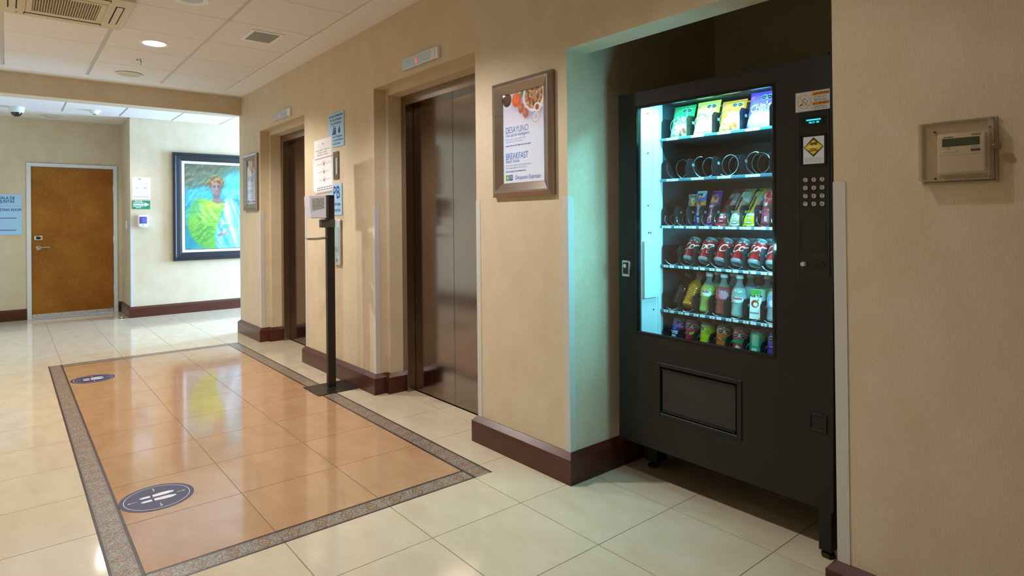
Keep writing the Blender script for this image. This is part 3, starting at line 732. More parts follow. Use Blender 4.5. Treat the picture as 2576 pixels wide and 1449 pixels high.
def poster(x, z, label, proto=None):
    if proto:
        o = copy_tree(proto); o.matrix_world = onY(x, z); o['label'] = label; return o
    o = thing('framed_poster', label, 'poster', mw=onY(x, z), group='framed breakfast posters')
    W_, H_, fw, fh = 0.2335, 0.601, 0.1605, 0.0725
    iy0, iy1 = fh, fh + 0.465
    b = MB()
    outer = [(-W_, 0), (W_, 0), (W_, H_), (-W_, H_)]; inner = [(-fw, iy0), (fw, iy0), (fw, iy1), (-fw, iy1)]
    for k in range(4):
        q = MB(); i, j = k, (k + 1) % 4
        oi, oj, ii, ij = outer[i], outer[j], inner[i], inner[j]
        def mid(a, c, t): return (a[0] + (c[0] - a[0]) * t, a[1] + (c[1] - a[1]) * t)
        pr = [(0.0, 0.0), (0.0, 0.022), (0.30, 0.032), (0.42, 0.032), (1.0, 0.010), (1.0, 0.0)]
        vs = [(*mid(oi, ii, t), h) for t, h in pr] + [(*mid(oj, ij, t), h) for t, h in pr]; n = len(pr)
        fs = [(m_, m_ + n, (m_ + 1) % n + n, (m_ + 1) % n) for m_ in range(n)] + [tuple(range(n)), tuple(reversed(range(n, 2 * n)))]
        q.add(vs, fs); q.f = [tuple(reversed(f)) for f in q.f]; q.obj('frame_rail', M_FRAME, o, smooth=False)
    pc = picture('poster_sheet', 2 * fw, 0.465, 120, 190, poster_fn, painted('poster_print', 0.35), o, 0.006, -fw, fh)
    y = lambda v: fh + 0.465 * v
    xx = lambda u: -fw + 2 * fw * u
    texts([('DESAYUNO', 0.047, xx(0.06), y(0.590), 'LEFT', 0.0, 0, 0.74), ('Una opción inteligente.', 0.0255, xx(0.06), y(0.535), 'LEFT', 0, 0, 0.82),
           ('BREAKFAST', 0.047, xx(0.06), y(0.295), 'LEFT', 0.0, 0, 0.74), ('Smart choice.', 0.0255, xx(0.06), y(0.243), 'LEFT', 0, 0, 0.82)], M_PRINTB, pc, 0.0068)
    texts([('Horario de lunes a jueves de 6:30 a 9:30 a.m.,', 0.0115, xx(0.06), y(0.490), 'LEFT', 0, 0, 0.8), ('viernes a domingo de 7:00 a 10:00 a.m.', 0.0115, xx(0.06), y(0.462), 'LEFT', 0, 0, 0.8),
           ('Open Monday through Thursday, from 6:30 to 9:30 a.m.,', 0.0115, xx(0.06), y(0.197), 'LEFT', 0, 0, 0.78), ('Friday through Sunday, from 7:00 to 10:00 a.m.', 0.0115, xx(0.06), y(0.169), 'LEFT', 0, 0, 0.78)], mat('print_paleblue', '7f9cc8', 0.6), pc, 0.0068)
    texts([('Levántate. Ponte en marcha. Elige el desayuno que quieras.', 0.0115, xx(0.06), y(0.418), 'LEFT', 0.0002, 0, 0.74), ('Get up. Get going. Get the breakfast you want.', 0.0115, xx(0.06), y(0.130), 'LEFT', 0.0002, 0, 0.74)], M_PRINTB, pc, 0.0068)
    texts([('Desayuno Express»', 0.031, xx(0.29), y(0.055), 'LEFT', 0, 0.25, 0.80)], M_PRINTB, pc, 0.0068)
    bx('logo_green', mat('logo_green', '4f9a48', 0.6), pc, xx(0.06), xx(0.145), y(0.028), y(0.090), 0.0062, 0.0066)
    bx('logo_purple', mat('logo_purple', '4b4a92', 0.6), pc, xx(0.148), xx(0.235), y(0.028), y(0.090), 0.0062, 0.0066)
    texts([('H', 0.022, xx(0.102), y(0.058), 'CENTER', 0.0004, 0.3)], M_PWHITE, pc, 0.0069)
    lines(MB(), xx(0.155), xx(0.228), [y(0.075), y(0.062), y(0.049)], 0.0067, 0.0016).obj('logo_print', M_PWHITE, pc, smooth=False, kind='stuff')
    bx('glass', clear('frame_glass', refl=0.8), o, -fw, fw, fh, fh + 0.465, 0.0080, 0.0088)
    return o
p_ = poster(-2.364, 1.357, 'steel framed breakfast poster between elevator and vending machine')
poster(-6.848, 1.366, 'steel framed breakfast poster on the pier beside the corridor', p_)

# emergency sign
def sign_plate(name, label, x, z, w_, h_, cat='sign', wall=onY, m=M_SIGN, th=0.006, group=None, y=None):
    o = thing(name, label, cat, mw=(wall(x, z) if y is None else wall(x, z, y)), group=group)
    bx('plate', m, o, 0, w_, 0, h_, 0, th, 0.001)
    return o
s_ = sign_plate('emergency_sign', 'light blue emergency sign with stairs and flame symbols', -4.803, 1.835, 0.296, 0.274)
texts([('EN CASO DE EMERGENCIA', 0.0235, 0.148, 0.247, 'CENTER', 0.0006, 0, 0.93), ('No Use el Elevador', 0.028, 0.148, 0.218, 'CENTER', 0.0005), ('Use Las Escaleras', 0.028, 0.148, 0.190, 'CENTER', 0.0005),
       ('In Case of Emergency', 0.028, 0.150, 0.082, 'CENTER', 0.0005, 0, 0.95), ('Do Not Use the Elevators', 0.028, 0.150, 0.054, 'CENTER', 0.0005, 0, 0.88), ('Use Exit Stairs', 0.028, 0.150, 0.026, 'CENTER', 0.0005)], M_NAVY, s_, 0.0062)
b = MB()
for k in range(4):
    b.prism([(0.075 + k * 0.018, 0.100), (0.075 + (k + 1) * 0.018, 0.100), (0.075 + (k + 1) * 0.018, 0.112 + k * 0.013), (0.075 + k * 0.018, 0.112 + k * 0.013)], 0.006, 0.0064)
b.prism([(0.080, 0.122), (0.140, 0.168), (0.145, 0.162), (0.085, 0.116)], 0.006, 0.0065)
b.prism([(0.092, 0.140), (0.102, 0.140), (0.106, 0.162), (0.094, 0.166)], 0.006, 0.0065); b.cyl((0.099, 0.172, 0.006), 0.006, 0.0005, 12)
b.obj('stairs_symbol', M_NAVY, s_, smooth=False)
b = MB(); b.prism([(0.200, 0.105), (0.216, 0.103), (0.228, 0.114), (0.229, 0.128), (0.219, 0.150), (0.212, 0.170), (0.206, 0.150), (0.192, 0.132), (0.190, 0.116)], 0.006, 0.0065); b.obj('flame_symbol', M_NAVY, s_, smooth=False)
# PB sign
s_ = sign_plate('floor_sign', 'light blue floor sign with large letters PB', -4.815, 1.288, 0.260, 0.253)
text('PB', 0.140, 0.158, 0.178, 0.0062, mat('sign_blue', '23479c', 0.5), s_, bold=0.0025, sx=0.9)
texts([('PLANTA BAJA', 0.030, 0.156, 0.088, 'CENTER', 0.0008, 0, 0.82), ('MAIN FLOOR', 0.030, 0.158, 0.040, 'CENTER', 0.0008, 0, 0.82)], M_NAVY, s_, 0.0062)
# slotted steel plate
s_ = thing('key_switch_plate', 'slim brown steel plate with a vertical window slot', 'plate', mw=onY(-4.710, 1.577))
M_BRZ = mat('brown_steel', '7b6a5c', 0.35, 0.8)
b = MB(); b.box(0, 0.030, 0, 0.22, 0, 0.008); b.box(0.072, 0.10, 0, 0.22, 0, 0.008); b.box(0.030, 0.072, 0, 0.038, 0, 0.008); b.box(0.030, 0.072, 0.175, 0.22, 0, 0.008); b.obj('plate', M_BRZ, s_, smooth=False)
bx('slot_window', mat('slot_glass', 'b9c4c4', 0.15), s_, 0.030, 0.072, 0.038, 0.175, 0.0, 0.003)
lines(MB(), 0.02, 0.08, [0.196, 0.205], 0.008, 0.003).obj('print', M_RED, s_, smooth=False, kind='stuff')
# call station
c_ = thing('call_panel', 'elevator call panel with a blue face and red digit', 'call panel', mw=onY(-4.700, 0.892))
b = MB(); b.box(0, 0.130, 0, 0.365, 0, 0.020, 0.009, 3); b.obj('casing', M_ALU, c_)
bx('face_plate', mat('call_face', '9fc3cc', 0.2), c_, 0.014, 0.112, 0.085, 0.305, 0.0195, 0.022, 0.001)
text('6', 0.030, 0.072, 0.245, 0.0222, mat('led_red'), c_, 'digit', bold=0.0006)
bx('call_button', M_CHROME, c_, 0.050, 0.085, 0.110, 0.145, 0.021, 0.026, 0.003, 2)
MB().lathe([(0.017, 0.020), (0.017, 0.023), (0.012, 0.024), (0.0, 0.024)], 20, (0.078, 0.043, 0)).obj('key_switch', M_CHROME, c_)
MB().box(0.0765, 0.0795, 0.034, 0.052, 0.024, 0.0246).obj('key_slot', M_DARK, c_)
# letter-size notice taped to the wall beside the elevator
def notice(name, label, mw, w_, h_, seed, group=None):
    o = thing(name, label, 'notice', mw=mw, group=group)
    bx('sheet', M_PAPER, o, 0, w_, 0, h_, 0, 0.0008)
    return o
n_ = notice('notice_sheet', 'white notice taped to the wall behind the tall sanitizer notice', onY(-5.142, 1.498), 0.216, 0.279, 1)
lines(MB(), 0.02, 0.09, [0.22, 0.20, 0.18, 0.15, 0.09, 0.08], 0.001, seed=4).obj('print', M_PRINTG, n_, smooth=False, kind='stuff')
lines(MB(), 0.12, 0.20, [0.22, 0.20, 0.18, 0.15, 0.09, 0.03], 0.001, seed=5).obj('print', M_PRINTG, n_, smooth=False, kind='stuff')
# thermostat in its clear lockable cover
t_ = thing('thermostat', 'beige wall thermostat with a dark display under a clear lockable cover', 'thermostat', mw=onY(-0.562, 1.3535))
M_TH = mat('thermostat_beige', 'e8e1d4', 0.45)
MB().box(-0.004, 0.114, -0.003, 0.112, 0, 0.012, 0.004, 2).obj('back_plate', M_TH, t_)
MB().box(0, 0.110, 0, 0.107, 0.010, 0.030, 0.005, 3).obj('body', M_TH, t_)
MB().box(0.003, 0.107, 0.0490, 0.0496, 0.0298, 0.0304).obj('flap_seam', M_PRINTG, t_)
bx('display', mat('lcd_green', '33493c', 0.15), t_, 0.013, 0.098, 0.073, 0.095, 0.0295, 0.0306)
for k in range(6): bx('vent_slot', M_PRINT, t_, 0.080 + k * 0.0036, 0.0815 + k * 0.0036, 0.0985, 0.1045, 0.0295, 0.0304)
bx('power_button', mat('button_brown', '55463f', 0.4), t_, 0.078, 0.099, 0.0565, 0.0635, 0.0295, 0.0318, 0.0014, 2)
for k in (0, 1): bx('temperature_button', M_TH, t_, 0.013 + k * 0.018, 0.028 + k * 0.018, 0.0565, 0.0625, 0.0295, 0.0315, 0.001, 2)
texts([('MITSUBISHI', 0.0045, 0.016, 0.0985, 'LEFT', 0.0001), ('TEMP', 0.0045, 0.022, 0.068, 'LEFT'), ('ON/OFF', 0.0042, 0.078, 0.068, 'LEFT')], M_PRINT, t_, 0.0306)
M_CLR = clear('clear_acrylic', 'f3efe8', refl=0.9, rough=0.05, film=0.012, filmc='f4efe8')
W_, H_ = 0.177, 0.176
cv = MB().box(0, 0.010, 0, H_, 0, 0.004).box(W_ - 0.010, W_, 0, H_, 0, 0.004).box(0.010, W_ - 0.010, 0, 0.010, 0, 0.004).box(0.010, W_ - 0.010, H_ - 0.010, H_, 0, 0.004).obj('cover', M_CLR, t_, loc=(-0.045, -0.0285, 0), label='clear plastic lockable cover')
b = MB(); t = 0.003; D_ = 0.055; i_ = 0.008
b.box(i_, i_ + t, i_, H_ - i_, 0.004, D_); b.box(W_ - i_ - t, W_ - i_, i_, H_ - i_, 0.004, D_); b.box(i_, W_ - i_, i_, i_ + t, 0.004, D_); b.box(i_, W_ - i_, H_ - i_ - t, H_ - i_, 0.004, D_)
M_CL2 = clear('clear_acrylic_edge', 'ffffff', refl=0.5, rough=0.1, film=0.16, filmc='f2ece4')  # whitish film paints pale highlights into the clear edges
b.obj('side_walls', M_CL2, cv, smooth=False)
MB().box(i_, W_ - i_, i_, H_ - i_, D_, D_ + t, 0.0012).obj('front_pane', M_CLR, cv)
b = MB()
for s in (0, 1):
    b.box(0, W_, (H_ - 0.004) * s, (H_ - 0.004) * s + 0.004, 0.004, 0.016, 0.001); b.box((W_ - 0.004) * s, (W_ - 0.004) * s + 0.004, 0, H_, 0.004, 0.016, 0.001)
b.obj('flange', M_CL2, cv)
MB().lathe([(0.009, 0), (0.010, 0.012), (0.008, 0.017), (0, 0.018)], 20, (W_ - 0.006, 0.094, 0.03), 'x').obj('lock', mat('lock_brass', '8f7f62', 0.3, 0.7), cv)
for x in (0.034, 0.160):
    for y in (0.016, 0.148): MB().cyl((x, y, 0.0045), 0.0035, 0.003, 10).obj('screw', mat('screw_brown', '5c4a34', 0.4, 0.5), cv)
for k in range(9): MB().box(0.0165, 0.022, 0.022 + k * 0.0145, 0.024 + k * 0.0145, D_ - 0.001, D_ + 0.0036).obj('vent_ridge', M_CLR, cv)
for k in range(10): MB().box(0.045 + k * 0.011, 0.050 + k * 0.011, H_ - i_ - 0.002, H_ - i_ + 0.0008, 0.03, D_).obj('vent_ridge', M_CLR, cv)

# ---------------------------------------------------------------- hand sanitizer stand
st = thing('sanitizer_stand', 'dark metal hand sanitizer stand on a square base plate', 'stand', (-4.382, -0.182, 0))
M_BRN = mat('stand_brown_metal', '3b342e', 0.32, 0.6)
bx('base_plate', M_BRN, st, -0.148, 0.150, -0.156, 0.150, 0.0005, 0.0055, 0.002)
bx('pole', M_BRN, st, -0.010, 0.026, -0.030, 0.029, 0.005, 1.435, 0.002)
bx('pole_collar', mat('weld_grey', '6d645b', 0.5, 0.6), st, -0.013, 0.029, -0.034, 0.033, 0.005, 0.010)
bx('bracket', mat('bracket_grey_brown', '5d544b', 0.4, 0.5), st, -0.014, 0.032, -0.075, 0.031, 1.195, 1.255, 0.003)
b = MB()
for k in range(9):
    a = k / 8; y0 = -0.030 - 0.145 * a; w_ = 0.030 + 0.022 * math.sin(math.pi * min(1, a * 1.1) * 0.9); z = 1.114 - 0.005 * math.sin(math.pi * a) - 0.004 * a
    b.v += [(0.008 - w_, y0, z + 0.010), (0.008, y0, z - 0.003), (0.008 + w_, y0, z + 0.010), (0.008 + w_, y0, z + 0.013), (0.008, y0, z), (0.008 - w_, y0, z + 0.013)]
    if k: 
        o_ = 6 * (k - 1)
        b.f += [(o_ + i, o_ + (i + 1) % 6, o_ + 6 + (i + 1) % 6, o_ + 6 + i) for i in range(6)]
b.f += [tuple(range(6)), tuple(reversed(range(48, 54)))]
b.obj('drip_tray', mat('drip_tray_steel', '8b847b', 0.35, 0.6), st)
ds = thing('soap_dispenser', 'grey plastic sanitizer dispenser with a clear gel window on the stand', 'dispenser', (-4.370, -0.2130, 1.264))
M_DSP = mat('dispenser_lilac_plastic', 'cfcad3', 0.35)
b = MB(); xf = Matrix(((0, 0, 1, 0), (1, 0, 0, 0), (0, 1, 0, 0), (0, 0, 0, 1)))
b.prism([(-0.020, 0.0), (-0.132, 0.0), (-0.138, 0.050), (-0.142, 0.105), (-0.143, 0.160), (-0.020, 0.166)], -0.052, 0.050, xf); b.obj('housing', M_DSP, ds)
b = MB(); b.prism([(-0.036, 0.075), (-0.080, 0.066), (-0.122, 0.054), (-0.128, 0.142), (-0.036, 0.150)], 0.0500, 0.0525, xf); b.obj('gel_window', mat('gel_clear', 'b5b1a8', 0.12, coat=0.4, noise=((60, 60, 60), 0.4, '8d8a82')), ds)
b = MB(); b.prism([(-0.024, 0.060), (-0.090, 0.055), (-0.134, 0.036), (-0.132, 0.004), (-0.024, 0.004)], 0.0498, 0.0535, xf); b.obj('push_cover', mat('dispenser_cover', 'dcd8e0', 0.3), ds)
bx('mounting', mat('dispenser_dark', '4a3f42', 0.3), ds, -0.050, 0.048, -0.022, 0.0005, -0.004, 0.168, 0.003)
pn = thing('distancing_notice', 'tall white physical distancing notice with a red line, above the sanitizer dispenser', 'notice', mw=Matrix.Translation((-4.545, -0.221, 1.440)) @ Matrix.Rotation(R(3), 4, 'Z') @ RW @ Matrix.Rotation(R(2.6), 4, 'Z'))
PW, PH = 0.296, 0.410
b = MB()
for j in range(2):
    pass
nx_, ny_ = 8, 12
vs = []; 
for j in range(ny_ + 1):
    for i in range(nx_ + 1):
        u_, v_ = i / nx_, j / ny_; vs.append((PW * u_, PH * v_, 0.006 * math.sin(3.0 * u_ + 0.5) * v_ - 0.004 * v_ * v_))
q = nx_ + 1
fs = [(j * q + i, j * q + i + 1, (j + 1) * q + i + 1, (j + 1) * q + i) for j in range(ny_) for i in range(nx_)]
b.v = vs; b.f = fs; sh = b.obj('sheet', M_PAPER, pn); md = sh.modifiers.new('thickness', 'SOLIDIFY'); md.thickness = 0.0006; md.offset = -1
def psurf(x, y): u_, v_ = x / PW, y / PH; return (x, y, 0.006 * math.sin(3.0 * u_ + 0.5) * v_ - 0.004 * v_ * v_ + 0.0009)
def ptexts(rows, m):
    for r_ in rows:
        b = MB(); vs_, fs_ = tx(r_[0], r_[1], align=r_[4]); b.add([psurf(p[0] + r_[2], p[1] + r_[3]) for p in vs_], fs_); b.obj('lettering', m, pn, smooth=False)
ptexts([('Gracias por respetar', 0.0155, 0.150, 0.330, 'RIGHT'), ('las medidas de', 0.0155, 0.150, 0.312, 'RIGHT'), ('distanciamiento', 0.0155, 0.150, 0.294, 'RIGHT'),
        ('Thank you for', 0.0155, 0.165, 0.330, 'LEFT'), ('physical', 0.0155, 0.165, 0.312, 'LEFT'), ('distancing', 0.0155, 0.165, 0.294, 'LEFT')], M_PRINTG)
ptexts([('M', 0.022, 0.150, 0.372, 'CENTER')], M_RED)
b = MB()
for k in range(8):
    x0_, x1_ = PW * k / 8, PW * (k + 1) / 8; b.add([psurf(x0_, 0.266), psurf(x1_, 0.266), psurf(x1_, 0.270), psurf(x0_, 0.270)], [(0, 1, 2, 3)])
b.obj('red_line', M_RED, pn)
b = MB()
for cy in (0.225, 0.165, 0.105):
    rr = []
    for k in range(20):
        a = 2 * math.pi * k / 20; rr.append((0.158 + 0.020 * math.cos(a), cy + 0.020 * math.sin(a)))
    o_ = len(b.v); b.v += [psurf(*p) for p in rr] + [psurf(0.158 + (p[0] - 0.158) * 0.92, cy + (p[1] - cy) * 0.92) for p in rr]
    b.f += [(o_ + k, o_ + (k + 1) % 20, o_ + 20 + (k + 1) % 20, o_ + 20 + k) for k in range(20)]
    for dx in (-0.007, 0.005): b.add([psurf(0.158 + dx - 0.004, cy - 0.010), psurf(0.158 + dx + 0.003, cy - 0.010), psurf(0.158 + dx + 0.004, cy + 0.006), psurf(0.158 + dx - 0.003, cy + 0.008)], [(0, 1, 2, 3)])
b.obj('symbol', M_RED, pn, kind='stuff')
ptexts([('Mantenga distancia', 0.011, 0.130, 0.225, 'RIGHT'), ('Maintain distance', 0.011, 0.188, 0.225, 'LEFT'), ('Use cubrebocas', 0.011, 0.130, 0.165, 'RIGHT'), ('Wear masks', 0.011, 0.188, 0.165, 'LEFT'),
        ('Lave sus manos', 0.011, 0.130, 0.105, 'RIGHT'), ('Wash your hands', 0.011, 0.188, 0.105, 'LEFT')], M_PRINTG)
b = MB()
for k in range(9):
    for yy in (0.045, 0.030): b.add([psurf(0.035 + k * 0.028, yy), psurf(0.050 + k * 0.028, yy), psurf(0.050 + k * 0.028, yy + 0.007), psurf(0.035 + k * 0.028, yy + 0.007)], [(0, 1, 2, 3)])
b.obj('logo_row', M_PRINT, pn, kind='stuff')

# ---------------------------------------------------------------- floor decals
def decal(x, y, label, proto=None):
    if proto:
        o = copy_tree(proto); o.location = (x, y, 0.0); o['label'] = label; return o
    o = thing('floor_decal', label, 'decal', (x, y, 0.0), group='round distancing floor decals')
    MB().cyl((0, 0, 0.0002), 0.148, 0.0006, 72).obj('disc', mat('decal_purple', '362d4c', 0.4), o)
    z = 0.0010
    b = MB(); n = 72
    for k in range(n):
        a = 2 * math.pi * k / n; b.v += [(0.128 * math.cos(a), 0.128 * math.sin(a), z), (0.1305 * math.cos(a), 0.1305 * math.sin(a), z)]
    b.f = [(2 * k, 2 * k + 1, 2 * ((k + 1) % n) + 1, 2 * ((k + 1) % n)) for k in range(n)]
    M_DW = mat('decal_white', 'dcd9dc', 0.4)
    b.obj('ring', M_DW, o)
    # two shoe prints pointing to +Y
    for s in (-1, 1):
        def shoe(pts): return [(s * (0.010 + px * 1.15), py * 1.2) for px, py in pts]
        b = MB()
        for pl in ([(0.000, -0.012), (0.022, -0.012), (0.028, 0.020), (0.027, 0.045), (0.018, 0.060), (0.008, 0.058), (0.000, 0.035)], [(0.003, -0.020), (0.021, -0.020), (0.021, -0.045), (0.016, -0.055), (0.008, -0.055), (0.003, -0.045)]):
            b.prism(shoe(pl), 0.0008, z + 0.0002)
        b.obj('shoe_print', M_DW, o, smooth=False)
    for a in (0, 90, 180, 270):
        xf = Matrix.Rotation(R(a), 4, 'Z'); b = MB()
        L0 = 0.074 if a in (90, 270) else 0.080
        b.prism([(-0.0014, L0), (0.0014, L0), (0.0010, L0 + 0.030), (-0.0010, L0 + 0.030)], 0.0008, z + 0.0001, xf)
        b.prism([(-0.006, L0 + 0.025), (0, L0 + 0.036), (0.006, L0 + 0.025), (0.0042, L0 + 0.024), (0, L0 + 0.031), (-0.0042, L0 + 0.024)], 0.0008, z + 0.0001, xf)
        b.obj('arrow', M_DW, o, smooth=False)
    return o
q_ = decal(-3.17, -1.518, 'round purple floor decal with shoe prints at the niche end of the tiled field')
decal(-5.93, -1.510, 'round purple floor decal with shoe prints at the hallway end of the tiled field', q_)

# ---------------------------------------------------------------- back wall things
s_ = sign_plate('meeting_room_sign', 'light blue meeting room sign beside the wooden door', -2.190, 1.113, 0.308, 0.524, wall=lambda x, z: onX(x, z, XD))
texts([('SALA DE', 0.052, 0.158, 0.472, 'CENTER', 0.0008, 0, 0.80), ('JUNTAS', 0.052, 0.160, 0.428, 'CENTER', 0.0008, 0, 0.80), ('MEETING ROOM', 0.044, 0.170, 0.320, 'CENTER', 0.0008, 0, 0.80)], M_NAVY, s_, 0.0063)
b = MB(); b.box(0.02, 0.250, 0.210, 0.218, 0.006, 0.0065); b.box(0.02, 0.250, 0.056, 0.064, 0.006, 0.0065); b.obj('rule', M_NAVY, s_, smooth=False)
bx('divider_line', mat('sign_line', '6f9db4', 0.5), s_, 0, 0.308, 0.370, 0.373, 0.006, 0.0063)
n_ = notice('hygiene_notice', 'white hygiene notice above the green evacuation sign', onX(-0.755, 1.568, XP), 0.210, 0.288, 2)
texts([('IHG', 0.022, 0.085, 0.262, 'CENTER', 0.0008)], M_NAVY, n_, 0.001)
lines(MB(), 0.105, 0.150, [0.266, 0.257], 0.001).obj('print', M_PRINTG, n_, smooth=False, kind='stuff')
lines(MB(), 0.02, 0.19, [0.225, 0.213, 0.201, 0.180, 0.108, 0.096, 0.084, 0.066], 0.001, 0.003, seed=8).obj('print', mat('print_paleblue2', '8fa3c6', 0.7), n_, smooth=False, kind='stuff')
b = MB()
b.prism([(0.035, 0.150), (0.050, 0.138), (0.068, 0.138), (0.083, 0.150), (0.068, 0.146), (0.059, 0.150), (0.050, 0.146)], 0.001, 0.0013)
b.prism([(0.135, 0.148), (0.142, 0.136), (0.154, 0.136), (0.160, 0.148), (0.154, 0.160), (0.148, 0.152), (0.142, 0.160)], 0.001, 0.0013); b.obj('symbol', mat('print_paleblue2'), n_, smooth=False, kind='stuff')
b = MB()
for k in range(8): b.box(0.018 + k * 0.022, 0.031 + k * 0.022, 0.022, 0.034, 0.001, 0.0013)
b.obj('logo_row', M_PRINTG, n_, smooth=False, kind='stuff')
s_ = sign_plate('evacuation_sign', 'green evacuation route sign with a white arrow', -0.757, 1.433, 0.205, 0.112, m=mat('sign_green', '1d8a5c', 0.4), wall=lambda x, z: onX(x, z, XP))
MB().prism([(0.010, 0.050), (0.145, 0.050), (0.140, 0.032), (0.198, 0.060), (0.140, 0.088), (0.145, 0.068), (0.010, 0.068)], 0.006, 0.0066).obj('arrow', M_PWHITE, s_, smooth=False)
texts([('RUTA DE', 0.019, 0.070, 0.101, 'CENTER', 0.0006), ('EVACUACIÓN', 0.019, 0.070, 0.083, 'CENTER', 0.0006), ('EVACUATION', 0.019, 0.070, 0.036, 'CENTER', 0.0006), ('ROUTE', 0.019, 0.070, 0.018, 'CENTER', 0.0006)], M_PWHITE, s_, 0.0064)
w_ = thing('wall_dispenser', 'white wall sanitizer dispenser with a violet window below the evacuation sign', 'dispenser', mw=onX(-0.700, 1.196, XP))
b = MB(); b.box(0, 0.110, 0, 0.158, 0, 0.085, 0.010, 3); b.obj('housing', M_WHITE, w_)
bx('window', mat('violet_plastic', '5f5aa8', 0.15, coat=0.4), w_, 0.010, 0.100, 0.042, 0.135, 0.060, 0.0875, 0.004, 2)
b = MB()
for k in range(3): b.box(0.046, 0.066, 0.066 + k * 0.018, 0.072 + k * 0.018, 0.0874, 0.0880)
b.obj('print', mat('violet_light', '8f8cc8', 0.4), w_, smooth=False)
bx('nozzle', M_OFFW, w_, 0.020, 0.092, -0.010, 0.004, 0.025, 0.075, 0.003)
bx('sensor', M_PRINT, w_, 0.050, 0.060, 0.018, 0.028, 0.0845, 0.0858)
sw = thing('light_switch', 'narrow white switch plate on the recess wall beside the door', 'switch', mw=onY(-9.80, 1.165, YP))
bx('plate', M_WHITE, sw, 0, 0.070, 0, 0.115, 0, 0.006, 0.002); bx('rocker', M_WHITE, sw, 0.020, 0.050, 0.025, 0.090, 0.005, 0.010, 0.002)
dsx = thing('door_stop', 'small chrome dome door stop on the floor at the recess corner', 'door stop', (-9.46, -0.88, 0))
MB().lathe([(0.022, 0), (0.022, 0.012), (0.019, 0.022), (0.010, 0.029), (0, 0.031)], 24).obj('dome', M_CHROME, dsx); MB().cyl((0, 0, 0.0), 0.026, 0.004, 24).obj('base', M_BLACK, dsx)

